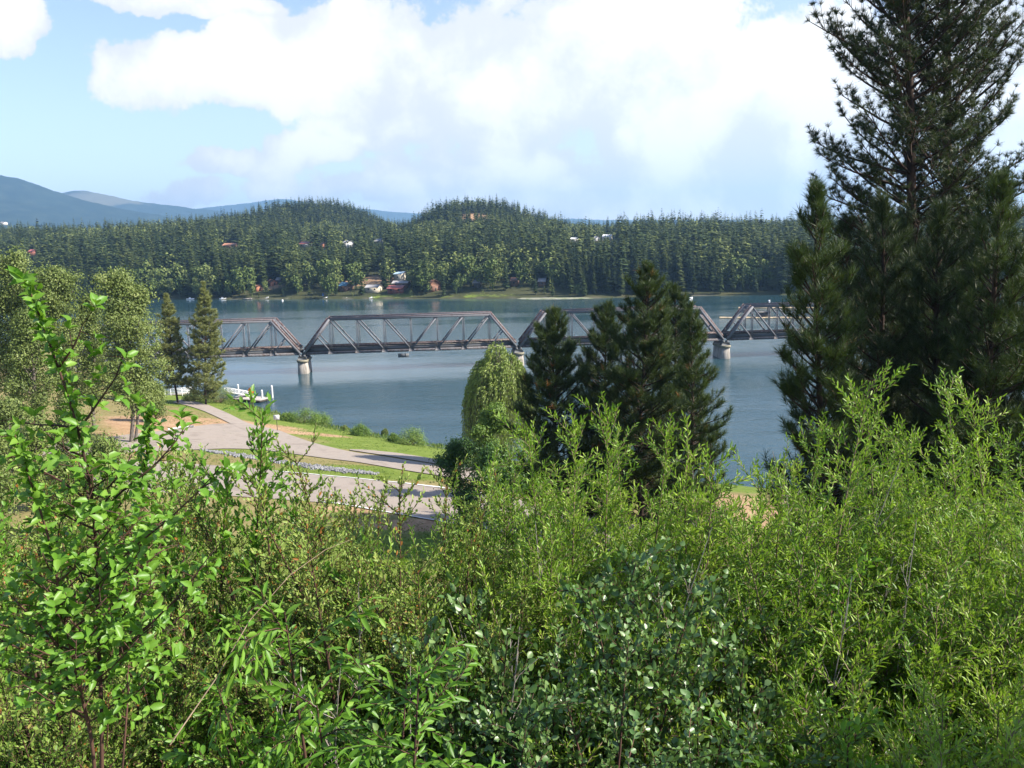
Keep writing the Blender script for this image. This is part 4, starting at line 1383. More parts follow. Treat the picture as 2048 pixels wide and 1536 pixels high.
def pine(root, seed, h, rmax, base=.1, whorls=26, per=5, tl=.42, nk=26, nw=.022, mat='pine', trunk_r=.2, up_top=.9, up_low=.05, full=.55,
         taper=.85, dens=1.0, lean=(0, 0), asym=0.0, cand_=.35, zmin=-9, slope=.62, tspread=.62, bden=4.2):
    rng = np.random.default_rng(seed)
    zs = np.linspace(0, 1, 14)
    bend = np.stack([lean[0] * zs * h + .012 * h * np.sin(zs * 5 + seed), lean[1] * zs * h + .008 * h * np.sin(zs * 4 + seed * 2), zs * h], 1)
    rad = trunk_r * (1 - zs) ** .8 + .02
    MB().tubes(bend, rad, 8).build('trunk', M['bark_pine'], root, True)

    def tr(z):
        return np.array([np.interp(z / h, zs, bend[:, i]) for i in range(3)])
    br = MB()
    TP, TA, TT = [], [], []
    z0 = base * h
    for wi in range(whorls):
        t_ = (wi + rng.uniform(-.3, .3)) / (whorls - 1)
        t_ = min(max(t_, 0), 1)
        z = z0 + (h * .985 - z0) * t_
        env = rmax * (1 - math.exp(-(h - z + .25) * slope / rmax)) * min(1, full + t_ * 2.2)
        npb = per if rng.uniform() < dens else per - 2
        a0 = rng.uniform(0, 6.28)
        for b in range(npb):
            az = a0 + b * 6.283 / npb + rng.normal(0, .35)
            L = max(.35, env * rng.uniform(.6, 1.15) * (1 + asym * math.cos(az)))
            if z < zmin:
                continue
            el = up_low + (up_top - up_low) * t_ ** 1.2 + rng.normal(0, .12)
            d0 = (math.cos(az) * math.cos(el), math.sin(az) * math.cos(el), math.sin(el))
            p0 = tr(z + rng.normal(0, .15))
            P = limb_curve(p0, d0, L, 6, .5, rng)
            r0 = .018 + .013 * L
            br.tubes(P, np.linspace(r0, .012, 6), 4)
            nb = max(3, int(L * bden * dens))
            for q in range(nb):
                s = rng.uniform(.28, .95)
                i0 = min(int(s * 5), 4)
                c = P[i0] + (P[i0 + 1] - P[i0]) * (s * 5 - i0)
                ax = unit(P[i0 + 1] - P[i0])
                sd_ = unit(np.cross(ax, (0, 0, 1)))
                sg = 1 if q % 2 else -1
                bd = unit(ax * rng.uniform(.3, .8) + sd_ * sg * rng.uniform(.4, .9) + np.array([0, 0, rng.uniform(.1, .7)]))
                bl_ = min(1.3, L * rng.uniform(.14, .38) * (1.25 - s * .6))
                e = c + bd * bl_ * .6
                e2 = e + unit(bd + np.array([0, 0, .5])) * bl_ * .4
                br.tubes(np.array([c, e, e2]), [.014, .010, .007], 3)
                TP.append(e2)
                TA.append(unit(e2 - e + np.array([0, 0, cand_ * .3])))
                if bl_ > tl * .9 and rng.uniform() < .7 * dens:
                    TP.append(e)
                    TA.append(bd)
            TP.append(P[-1])
            TA.append(unit(P[-1] - P[-2]))
            if L > 1 and dens > .7:
                TP.append(P[-2])
                TA.append(unit(P[-1] - P[-2]))
    TP.append(tr(h))
    TA.append((0, 0, 1))
    br.build('branch', M['bark_pine'], root)
    TP, TA = np.array(TP), unit(np.array(TA))
    tint = np.clip(rng.normal(.45, .14, len(TP)), 0, .9)
    tint[rng.uniform(size=len(TP)) < .012] = 1.0
    mb = MB()
    needles(mb, TP, TA, nk, tl * rng.uniform(.8, 1.15, len(TP)), nw, tspread, rng, tint, .9 if tspread < .8 else .4)
    mb.build('crown', M[mat], root)
    return len(TP) * nk


def ground_at(px, Y):
    d = ray(px, 700)
    x = d[0] / d[1] * Y
    # correct for the tilt of verticals
    for _ in range(4):
        z = gz(x, Y)
        qx, qy, _d = proj(np.array([[x, Y, z]]))
        x += (px - qx[0]) * Y / F_PX
    return np.array([x, Y, gz(x, Y)])


def tree_at(name, label, cat, pxtop, pytop, Y, group=None, pxbase=None):
    """a tree whose tip shows at a photo pixel, standing on the ground at distance Y; returns root, height, lean"""
    tip = at(pxtop, pytop, Y)
    x = tip[0]
    if pxbase is not None:
        b = ground_at(pxbase, Y)
        x = b[0]
    z = gz(x, Y)
    r = thing(name, label, cat, (x, Y, z), 0, group)
    h = tip[2] - z
    return r, h, ((tip[0] - x) / h, 0)


G1 = 'cluster of dark pines before the middle of the bridge'
for (pt, py_, Y, pb, rm, sd_, lab, whl, asy) in (
        (1112, 620, 56, 1112, 4.3, 1, 'leftmost pine of the cluster, beside the weeping willow', 26, 0),
        (1212, 606, 60, 1218, 3.6, 2, 'slender pine second from left in the cluster', 26, 0),
        (1290, 527, 54, 1285, 3.8, 3, 'tallest pine of the cluster, reaching above the bridge', 32, 0),
        (1345, 575, 60, 1345, 3.3, 4, 'pine close behind the tallest one of the cluster', 26, 0),
        (1383, 612, 50, 1374, 2.2, 5, 'thin open pine at the right edge of the cluster', 24, .25)):
    r, h, ln = tree_at('pine_tree', lab, 'pine', pt, py_, Y, G1, pb)
    pine(r, sd_, h, rm, .06, whl + 8, 6, .46, 26, .026, 'pine', .17, .8, .05, .85, .75, 1.0 if sd_ != 5 else .8, ln, asy, slope=.88 if sd_ != 5 else .6)
r, h, ln = tree_at('pine_tree', 'short young pine at the foot of the cluster near the grey beach', 'pine', 1425, 880, 44, G1, 1432)
pine(r, 6, h, 1.3, .1, 14, 4, .36, 26, .02, 'pine', .07, .9, .1, .7, .7, .9, ln)

G2 = 'tall pines on the right'
r, h, ln = tree_at('ponderosa_pine', 'huge old pine with the left of the two tall bare trunks', 'pine', 1778, -560, 33, G2, 1816)
pine(r, 11, h, 3.7, .10, 60, 5, .27, 34, .018, 'pine_shaded', .30, .62, .12, .85, .8, 1.0, ln, -.08, slope=1.5, tspread=.9, bden=5.6)
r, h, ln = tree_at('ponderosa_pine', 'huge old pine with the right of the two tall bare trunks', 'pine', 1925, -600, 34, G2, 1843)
pine(r, 12, h, 3.7, .10, 60, 5, .27, 34, .018, 'pine_shaded', .30, .75, .25, .85, .8, 1.0, ln, .1, slope=1.5, tspread=.9, bden=5.6)
for (pt, py_, Y, pb, rm, sd_, lab, whl) in (
        (1640, 372, 25, 1650, 2.5, 13, 'dense young pine at the left of the right-hand group, overhanging the river', 30),
        (1880, 415, 26, 1880, 2.6, 14, 'dense pine in front of the two tall trunks', 28),
        (1993, 352, 24, 1985, 2.6, 15, 'dense pine at the right picture edge with a visible trunk', 30),
        (1750, 400, 28, 1760, 3.0, 16, 'shaded pine filling the gap left of the tall trunks', 28),
        (2100, 330, 25, 2090, 2.8, 17, 'pine mostly outside the right picture edge', 28),
        (1700, 430, 36, 1705, 3.4, 18, 'shaded pine deep behind the left pine of the right-hand group', 26),
        (1815, 440, 31, 1825, 3.2, 19, 'shaded low pine at the foot of the two tall trunks', 26),
        (1945, 400, 33, 1940, 3.4, 20, 'shaded pine between the tall trunks and the edge pine', 26)):
    r, h, ln = tree_at('pine_tree', lab, 'pine', pt, py_, Y, G2, pb)
    pine(r, sd_, h, rm, .03, whl + 4, 6, .38, 28, .018, 'pine' if sd_ in (13, 15) else 'pine_shaded', .17, .9, .0, .85, .7, 1.0, ln)

r = thing('pine_tree', 'dark pine just outside the right edge whose shade falls on the lower slope', 'pine', (10.5, 2.0, gz(10.5, 2.0)), 0)
pine(r, 21, 7.2, 2.4, .12, 24, 6, .36, 24, .022, 'pine', .15, .8, .0, .85, .8, 1.0, (0, 0), slope=.9)


def broad(root, seed, h, spread, nl, leaf, mat, bark, base=.22, clusters=5, sig=.5, trunk_r=.22, lift=.9, wid=.62, lean=(0, 0), stems=1, dark=0.0):
    """broadleaf tree: trunk, rising limbs, leaf sprays round their outer ends"""
    rng = np.random.default_rng(seed)
    tb = MB()
    CP = []
    for s in range(stems):
        zs = np.linspace(0, 1, 10)
        off = rng.normal(0, .05 * (s > 0), 2)
        P = np.stack([(lean[0] + off[0]) * zs * h + .018 * h * np.sin(zs * 6 + seed + s), (lean[1] + off[1]) * zs * h + .015 * h * np.sin(zs * 5 + s), zs * h * (.96 - .1 * s)], 1)
        tb.tubes(P, (trunk_r * (1 - s * .25)) * (1 - zs) ** .7 + .015, 8)
        nlimb = max(12, int(h * 1.5))
        for i in range(nlimb):
            t_ = base + (1 - base) * (i + rng.uniform(0, 1)) / nlimb * .97
            c = np.array([np.interp(t_, zs, P[:, k]) for k in range(3)])
            az = i * 2.4 + rng.normal(0, .4)
            prof = math.sin(min(1, (t_ - base) / (1 - base) * .85 + .18) * math.pi) ** .55
            L = spread * prof * rng.uniform(.6, 1.12)
            el = rng.uniform(.25, .75) + .5 * t_
            Q = limb_curve(c, (math.cos(az) * math.cos(el), math.sin(az) * math.cos(el), math.sin(el)), L, 5, lift * .6, rng, .12)
            tb.tubes(Q, np.linspace(.015 + .022 * L, .01, 5), 4)
            for q in range(clusters):
                s_ = rng.uniform(.35, 1)
                k0 = min(int(s_ * 4), 3)
                cc_ = Q[k0] + (Q[k0 + 1] - Q[k0]) * (s_ * 4 - k0)
                e = cc_ + unit(rng.normal(size=3) + np.array([0, 0, .5])) * L * rng.uniform(.08, .3)
                tb.tubes(np.array([cc_, e]), [.012, .006], 3)
                CP.append(e)
        CP += [P[-1], P[-1] * .98, P[-2]]
    tb.build('trunk', M[bark], root)
    CP = np.array(CP)
    per = max(4, nl // len(CP))
    cs = np.repeat(CP, per, 0)
    sg = np.repeat(rng.uniform(.55, 1.3, len(CP)) * sig, per)[:, None]
    v = rng.normal(size=cs.shape) * np.array([1, 1, .75])
    Pp = cs + v * sg
    N = unit(v + np.array([.3, -.2, 1.0]) + rng.normal(0, .8, cs.shape))
    D = unit(np.cross(N, rng.normal(size=cs.shape)) + np.array([0, 0, -.25]))
    mb = MB()
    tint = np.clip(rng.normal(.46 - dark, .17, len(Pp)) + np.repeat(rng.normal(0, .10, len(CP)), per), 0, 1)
    leaves(mb, Pp, D, N, leaf * rng.uniform(.7, 1.3, len(Pp)), leaf * wid, tint=tint)
    mb.build('crown', M[mat], root)


G3 = 'pale green cottonwoods at the left'
for (pt, py_, Y, pb, sp_, sd_, nl, lab, dk_) in (
        (240, 530, 100, 265, 5.2, 31, 26000, 'cottonwood with a clear trunk nearest the firs, leaning over the park', 0),
        (110, 528, 106, 130, 5.4, 32, 24000, 'cottonwood behind the sapling tip, second from the firs', 0),
        (28, 492, 108, 30, 5.6, 33, 24000, 'tallest cottonwood at the left picture edge', 0),
        (-80, 480, 104, -70, 5.0, 34, 12000, 'cottonwood cut by the left picture edge', 0),
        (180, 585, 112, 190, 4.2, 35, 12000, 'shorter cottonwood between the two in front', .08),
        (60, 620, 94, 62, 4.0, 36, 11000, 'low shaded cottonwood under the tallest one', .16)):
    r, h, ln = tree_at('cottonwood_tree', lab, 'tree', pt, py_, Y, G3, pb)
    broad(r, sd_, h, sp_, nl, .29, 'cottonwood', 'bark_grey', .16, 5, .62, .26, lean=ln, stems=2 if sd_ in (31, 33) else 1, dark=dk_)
for (pt, py_, Y, pb, sp_, sd_, lab) in ((20, 800, 72, 20, 3.0, 37, 'yellowish bushy tree low at the left edge'), (140, 800, 84, 140, 3.2, 38, 'shaded undergrowth tree below the cottonwoods'),
                                        (310, 770, 120, 310, 2.6, 39, 'small broadleaf tree left of the lakeside firs'), (70, 850, 66, 70, 2.6, 40, 'low bushy tree left of the bare orange soil'), (215, 880, 58, 215, 2.4, 43, 'low bushy tree right behind the upper sapling twigs'), (-20, 880, 50, -20, 2.8, 44, 'low bushy tree at the left edge below the yellowish one'), (130, 925, 46, 130, 2.2, 45, 'lowest bushy tree behind the sapling')):
    r, h, ln = tree_at('broadleaf_tree', lab, 'tree', pt, py_, Y, 'low trees under the cottonwoods', pb)
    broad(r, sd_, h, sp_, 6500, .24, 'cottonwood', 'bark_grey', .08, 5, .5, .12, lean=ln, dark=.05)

G4 = 'two lakeside firs before the bridge'
for (pt, py_, Y, pb, rm, sd_, lab) in ((330, 588, 150, 356, 3.6, 41, 'left lakeside fir with leaning tip'), (406, 566, 150, 414, 4.6, 42, 'right lakeside fir, taller and fuller, by the dock')):
    r, h, ln = tree_at('fir_tree', lab, 'fir', pt, py_, Y, G4, pb)
    pine(r, sd_, h, rm, .05 if sd_ == 42 else .14, 32, 7, .5, 22, .06, 'fir', .2, .7, -.05, .75, .6, .9, ln, slope=.5, tspread=.8)

# weeping willow, pale bush and dark broadleaf tree beside the pine cluster
r, h, ln = tree_at('weeping_willow', 'pale weeping willow with wind-swept hanging strands at the waterside', 'willow', 1008, 690, 92, None, 1002)
rng = np.random.default_rng(51)
tb = MB()
zs = np.linspace(0, 1, 8)
tb.tubes(np.stack([.3 * np.sin(zs * 3), 0 * zs, zs * h * .75], 1), .35 * (1 - zs) + .06, 8)
LP, LD = [], []
CL = [(0, 0, 1.3, .4)] + [(rng.uniform(1.8, 3.2) * math.cos(a_), rng.uniform(1.8, 3.2) * math.sin(a_), rng.uniform(.85, 1.35), rng.uniform(-.9, .7)) for a_ in np.linspace(0, 6.28, 16)[:-1]]
for i in range(760):
    cx0, cy0, cr, dz = CL[i % len(CL)]
    a2, q2 = rng.uniform(0, 6.283), math.sqrt(rng.uniform(0, 1))
    gx_, gy_ = cx0 + cr * q2 * math.cos(a2), cy0 + cr * q2 * math.sin(a2)
    az, rr_ = math.atan2(gy_, gx_), min(4.1, math.hypot(gx_, gy_))
    top = h * (.98 - .34 * (rr_ / 3.95) ** 2.4) + rng.normal(0, .22) + dz - .9 * q2 ** 2
    ln_ = rng.uniform(.4, 1.0) * h * (.4 + .62 * rr_ / 3.7)
    m_ = 14
    s = np.linspace(0, 1, m_)
    out = np.array([math.cos(az), math.sin(az), 0])
    base_ = out * rr_
    sw = np.array([-.55, -.1, 0]) * (s[:, None] * (1 - s[:, None]) * 1.6)
    P = base_ + out * (.5 * np.sin(s * 2.2))[:, None] + sw + np.array([0, 0, 1.0]) * (top + .35 * np.sin(s * 3.1) - ln_ * s ** 1.5)[:, None]
    P[:, 2] = np.maximum(P[:, 2], .4)
    if i % 9 == 0:
        c0 = np.array([0.1, 0, h * rng.uniform(.4, .72)])
        tb.tubes(np.array([c0, (c0 + P[0]) / 2 + (0, 0, .5), P[0]]), [.1, .06, .02], 4)
    tb.tubes(P[::3], np.linspace(.018, .008, len(P[::3])), 3)
    for q in range(m_ - 1):
        for _ in range(4):
            LP.append(P[q] + (P[q + 1] - P[q]) * rng.uniform() + rng.normal(0, .08, 3))
            LD.append(unit(P[q + 1] - P[q]) + np.array([-.35, -.1, -.1]) + rng.normal(0, .45, 3))
tb.build('trunk', M['bark_grey'], r)
LP, LD = np.array(LP), np.array(LD)
mb = MB()
leaves(mb, LP, LD, rng.normal(size=LP.shape) + np.array([.2, -.2, .9]), rng.uniform(.26, .46, len(LP)), .10, tint=np.clip(rng.normal(.5, .2, len(LP)), 0, 1))
mb.build('crown', M['weeping'], r)
r, h, ln = tree_at('broadleaf_tree', 'fresh green young tree in front of the weeping willow', 'tree', 985, 812, 72, None, 980)
broad(r, 52, h, 3.0, 13000, .22, 'bush', 'bark_grey', .1, 5, .38, .1, lean=ln)
r, h, ln = tree_at('broadleaf_tree', 'dark green broadleaf tree at the end of the road, shading the lawn', 'tree', 915, 880, 60, None, 925)
broad(r, 53, h, 2.5, 9000, .2, 'broad', 'bark_grey', .1, 5, .4, .12, lean=ln)
r, h, ln = tree_at('broadleaf_tree', 'dark broadleaf tree half behind the willow tops right of the road', 'tree', 985, 905, 52, None, 990)
broad(r, 54, h, 2.6, 9000, .2, 'broad', 'bark_grey', .1, 5, .4, .12, lean=ln)

# bank bushes by the water
for (pt, py_, pb_y, wpx, sd_, lab) in ((606, 818, 846, 74, 61, 'long bright bush on the bank right of the park sign'), (642, 826, 850, 46, 62, 'feathery yellow-green bush at the right end of the long one'),
                                     (689, 852, 862, 14, 63, 'tiny dark shrub at the water edge'), (722, 849, 872, 38, 64, 'rounded bush in the middle of the bank row'), (770, 858, 874, 14, 65, 'thin grey-green shrub left of the largest ball bush'),
                                     (822, 854, 890, 66, 66, 'largest ball-shaped bush on the bank'), (787, 868, 884, 20, 67, 'low bush tucked against the ball-shaped one'), (575, 826, 842, 30, 68, 'low bright bush next to the park sign'), (440, 770, 806, 64, 69, 'dense dark shrub at the foot of the right lakeside fir'), (386, 784, 803, 40, 70, 'low shrub between the feet of the two lakeside firs')):
    b = on_ground(pt, pb_y)
    sc_ = b[1] / F_PX
    r = thing('bank_bush', lab, 'bush', b, 0, 'bushes along the near bank')
    hh_ = (pb_y - py_) * sc_ * 1.04
    rx = wpx * sc_ / 2
    rng = np.random.default_rng(sd_)
    tb = MB()
    CP = []
    for q in range(60):
        az = rng.uniform(0, 6.283)
        rr_ = math.sqrt(rng.uniform()) * .95
        zz = hh_ * (1 - rr_ ** 2.2 * .8) * rng.uniform(.45, 1.0)
        e = np.array([math.cos(az) * rr_ * rx, math.sin(az) * rr_ * rx * .8, zz])
        tb.tubes(np.array([(0, 0, -.1), e * .5 + (0, 0, .1), e]), [.03, .018, .006], 3)
        CP.append(e)
    tb.build('stem', M['twig'], r)
    CP = np.repeat(np.array(CP), 55, 0)
    v = rng.normal(size=CP.shape) * min(rx, hh_) * .16
    mb = MB()
    Pp = CP + v
    Pp[:, 2] = np.maximum(Pp[:, 2], .05)
    N = unit(v + np.array([.2, -.2, .8]) * min(rx, hh_) * .2 + rng.normal(0, .2, v.shape))
    leaves(mb, Pp, np.cross(N, rng.normal(size=v.shape)) + (0, 0, .3), N, .17, .10, tint=np.clip(rng.normal(.5, .2, len(Pp)), 0, 1))
    mb.build('foliage', M['bush' if sd_ not in (63, 65, 69, 70) else 'cottonwood'], r)

# ------------------------------------------------------------------ foreground thicket on the slope
def spray(rng, mbT, LP, LD, LN, P, step, lift, r0, side_w=.55, start=.1, droop=0.0):
    """leaves alternately along a twig polyline"""
    seg = np.linalg.norm(np.diff(P, axis=0), axis=1)
    s = np.concatenate([[0], np.cumsum(seg)])
    n = max(2, int(s[-1] * (1 - start) / step))
    u = np.linspace(start * s[-1], s[-1], n)
    C = np.stack([np.interp(u, s, P[:, k]) for k in range(3)], 1)
    T = unit(np.stack([np.gradient(C[:, k]) for k in range(3)], 1)) if n > 2 else unit(np.repeat((P[-1] - P[0])[None], n, 0))
    S = unit(np.cross(T, np.array([.1, .05, 1.0])))
    B = np.cross(S, T)
    ph = np.arange(n) * 2.4 + rng.uniform(0, 6.28)
    rad = S * np.cos(ph)[:, None] + B * np.sin(ph)[:, None]
    D = T * .75 + rad * side_w * rng.uniform(.7, 1.4, n)[:, None] + np.array([0, 0, lift - droop])
    LP.append(C)
    LD.append(D)
    LN.append(unit(np.array([.15, -.1, .75]) + rad * .6 + rng.normal(0, .7, (n, 3))))
    mbT.tubes(P, np.linspace(r0, .0016, len(P)), 3)


def shrub_mesh(kind, seed, H):
    rng = np.random.default_rng(seed)
    spec = dict(willow=(9, 12, .46, .0165, .057, .0155, .08, 'willow', 'twig'), small=(10, 14, .36, .0135, .032, .017, .2, 'small', 'bark_red'),
                alder=(7, 11, .42, .024, .050, .037, .05, 'alder', 'bark_red'), cherry=(6, 10, .40, .024, .062, .031, .25, 'cherry', 'bark_red'),
                droop=(5, 10, .50, .020, .082, .024, -.35, 'cherry', 'bark_red'))[kind]
    ns, tw, tl, st, ll, lw, lift, lm, bm = spec
    T = MB()
    LP, LD, LN = [], [], []
    for k in range(ns):
        az = rng.uniform(0, 6.283)
        h = H * (1.0 if k == 0 else rng.uniform(.66, .96))
        ln = rng.uniform(.12, .58) * (0.2 if k == 0 else 1) * min(1, 1.7 / H)
        d0 = (math.cos(az) * ln, math.sin(az) * ln, 1)
        P = limb_curve((math.cos(az) * .08, math.sin(az) * .08, -.25), d0, h * 1.04 + .25, 9, .12 if kind != 'droop' else -.25, rng, .05)
        T.tubes(P, np.linspace(.011 + .004 * H, .003, 9), 5)
        nt = int(h * tw)
        for q in range(nt):
            t_ = .14 + .86 * (q + rng.uniform()) / nt
            i0 = min(int(t_ * 8), 7)
            c = P[i0] + (P[i0 + 1] - P[i0]) * (t_ * 8 - i0)
            ax = unit(P[i0 + 1] - P[i0])
            a2 = q * 2.4 + rng.normal(0, .5)
            rd = np.array([math.cos(a2), math.sin(a2), 0])
            L = tl * rng.uniform(.5, 1.25) * (1.15 - .45 * t_)
            d = unit(ax * .65 + rd * rng.uniform(.5, .95) + np.array([0, 0, .1]))
            Q = limb_curve(c, d, L, 5, rng.uniform(-.25, .6) if kind != 'droop' else -.9, rng, .14)
            spray(rng, T, LP, LD, LN, Q, st, lift, .0038)
            for _ in range(2):
                k0 = rng.integers(1, 4)
                Q2 = limb_curve(Q[k0], unit(unit(Q[k0 + 1] - Q[k0]) + rng.normal(0, .55, 3)), L * rng.uniform(.3, .6), 4, .5 if kind != 'droop' else -.8, rng, .09)
                spray(rng, T, LP, LD, LN, Q2, st, lift, .0025)
        spray(rng, T, LP, LD, LN, P[-3:], st * .8, lift, .004)
    LP, LD, LN = np.concatenate(LP), np.concatenate(LD), np.concatenate(LN)
    n = len(LP)
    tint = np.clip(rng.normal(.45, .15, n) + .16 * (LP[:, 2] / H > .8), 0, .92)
    if kind == 'small':
        tint[rng.uniform(size=n) < .012] = 1
    L = MB()
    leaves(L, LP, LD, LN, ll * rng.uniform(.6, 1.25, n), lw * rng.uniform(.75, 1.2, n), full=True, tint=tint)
    top = LP[np.argsort(LP[:, 2])[int(len(LP) * .9965)]]
    return (T.build('stem', M[bm], link=False).data, L.build('foliage', M[lm], link=False).data, float(top[2]) + .02, top[:2])


VAR = {}
for kind, hs in (('willow', (1.5, 2.2, 2.2, 3.0, 3.0, 4.1, 4.1, 5.0)), ('small', (1.1, 1.8, 2.8, 3.9)), ('alder', (1.3, 2.0, 2.8)), ('cherry', (1.2, 2.0, 3.0, 4.2)), ('droop', (1.4, 2.2))):
    VAR[kind] = [(v_[2], v_) for v_ in (shrub_mesh(kind, 100 + i * 7 + len(kind), h) for i, h in enumerate(hs))]
KN = dict(willow=('willow_shrub', 'willow'), small=('small_leaved_shrub', 'shrub'), alder=('alder_shrub', 'alder'), cherry=('broad_leaved_shrub', 'shrub'), droop=('drooping_cherry', 'shrub'))
GRP = dict(willow='narrow-leaved willow shrubs of the slope', small='small-leaved shrubs of the left slope', alder='dark toothed-leaf alder shrubs at the bottom', cherry='broad-leaved shrubs at the left', droop='drooping cherry shrubs')
srng = np.random.default_rng(77)
n_sh = 0


def shrub(kind, px, py, Y, label, group=True, wide=1.0):
    global n_sh
    tip = at(px, py, Y)
    x = tip[0]
    z = gz(x, Y)
    H = max(.55, tip[2] - z)
    vs = VAR[kind]
    best = min(abs(math.log(H / v[0])) for v in vs)
    cand_ = [v for v in vs if abs(math.log(H / v[0])) < best + .12]
    v = cand_[n_sh % len(cand_)]
    n_sh += 1
    s = H / v[0]
    rz = srng.uniform(0, 6.28)
    sx = max(.8, s) * wide
    tx, ty = v[1][3] * sx
    x, Yb = x - (tx * math.cos(rz) - ty * math.sin(rz)), Y - (tx * math.sin(rz) + ty * math.cos(rz))
    z2 = gz(x, Yb)
    s *= (tip[2] - z2) / H
    r = thing(KN[kind][0], label, KN[kind][1], (x, Yb, z2), rz, GRP[kind] if group else None, (sx, sx, s))
    for me in v[1][:2]:
        o = bpy.data.objects.new(me.name.split('.')[0], me)
        COL.objects.link(o)
        o.parent = r
    return r


# named ones: the tips that make the skyline of the thicket
W = 'willow'
for (kind, px, py, Y, lab) in (
        (W, 958, 935, 7.6, 'leftmost tall willow, its tip standing over the end of the road'), (W, 1015, 890, 7.2, 'willow with tips just below the fresh green young tree'),
        (W, 1085, 852, 6.8, 'willow tip before the leftmost pine of the cluster'), (W, 1165, 838, 6.4, 'willow tip left of the highest central one'), (W, 1232, 815, 6.6, 'highest willow tip in the centre, before the tallest pine'),
        (W, 1335, 852, 6.9, 'willow tip before the thin open pine'), (W, 1400, 925, 6.2, 'low right shoulder of the central willows by the young pine'),
        (W, 868, 1055, 6.6, 'willow sprig standing before the lower road edge line'), (W, 800, 1125, 6.0, 'low willow below the dirt at the road edge'),
        (W, 1500, 945, 6.6, 'willow beside the bare grey twigs over the beach'), (W, 1575, 882, 6.9, 'thin willow left of the tall right-hand ones'), (W, 1700, 757, 6.4, 'tallest willow of all, standing before the shaded pines'),
        (W, 1770, 802, 6.8, 'right shoulder of the tallest willow'), (W, 1640, 850, 7.2, 'willow close left of the tallest one'), (W, 1905, 785, 6.6, 'second tall willow at the right, under the edge pine'),
        (W, 1975, 800, 7.0, 'willow right of the second tall one'), (W, 2050, 838, 6.6, 'willow cut by the right picture edge'), (W, 1845, 862, 7.4, 'willow filling the dip between the two tall right ones'),
        ('cherry', 505, 818, 6.4, 'thin dark-leaved leader rising in front of the parking lot'), ('small', 560, 900, 6.2, 'pale small-leaved shrub right of the thin leader'), ('small', 25, 925, 7.6, 'small-leaved shrub at the left edge behind the sapling'), ('small', 105, 945, 7.2, 'small-leaved shrub seen through the sapling, left of its main stem'), ('small', 190, 935, 7.8, 'small-leaved shrub seen through the sapling stem'), ('small', 275, 950, 7.4, 'small-leaved shrub just right of the sapling before the road'), ('cherry', 345, 965, 7.0, 'rounded-leaf shrub between the sapling and the thin leader'), ('small', 405, 975, 6.2, 'low small-leaved shrub left of the thin leader at the road'), ('small', 470, 935, 5.8, 'small-leaved shrub left of the thin leader'),
        ('small', 640, 1005, 6.4, 'small-leaved shrub before the riprap strip'), ('small', 600, 985, 6.6, 'wide small-leaved shrub at the near road edge'), ('small', 672, 1035, 6.5, 'small-leaved shrub left of the marker post'), ('small', 690, 1085, 5.4, 'low wide small-leaved shrub below the marker post'), ('small', 715, 1090, 6.0, 'low small-leaved shrub beside the marker post'), ('cherry', 748, 1090, 6.2, 'sparse shrub below the near road edge'),
        ('alder', 1290, 1110, 5.0, 'highest of the dark alders, its toothed leaves just under the central willows'), ('alder', 1165, 1170, 4.7, 'dark alder left below the highest alder'), ('alder', 1400, 1175, 4.7, 'dark alder right below the highest alder'),
        ('alder', 1060, 1260, 4.3, 'leftmost of the dark alders at the bottom centre'), ('alder', 1250, 1265, 4.3, 'dark alder in the middle of the alder patch'), ('alder', 1480, 1300, 4.3, 'rightmost dark alder of the alder patch'),
        ('alder', 1150, 1390, 3.8, 'dark alder at the bottom edge left of the lowest pale-lit one'), ('alder', 1370, 1385, 3.8, 'lowest dark alder with pale-lit leaves at the bottom edge'),
        ('droop', 735, 1190, 3.9, 'drooping shrub with long hanging leaves at the bottom, left of centre'), ('droop', 690, 1290, 3.5, 'lower drooping shrub with long leaves at the bottom edge')):
    shrub(kind, px, py, Y, lab, False, 1.0 if kind != 'small' or px > 500 else 1.1)
tall = bpy.data.objects

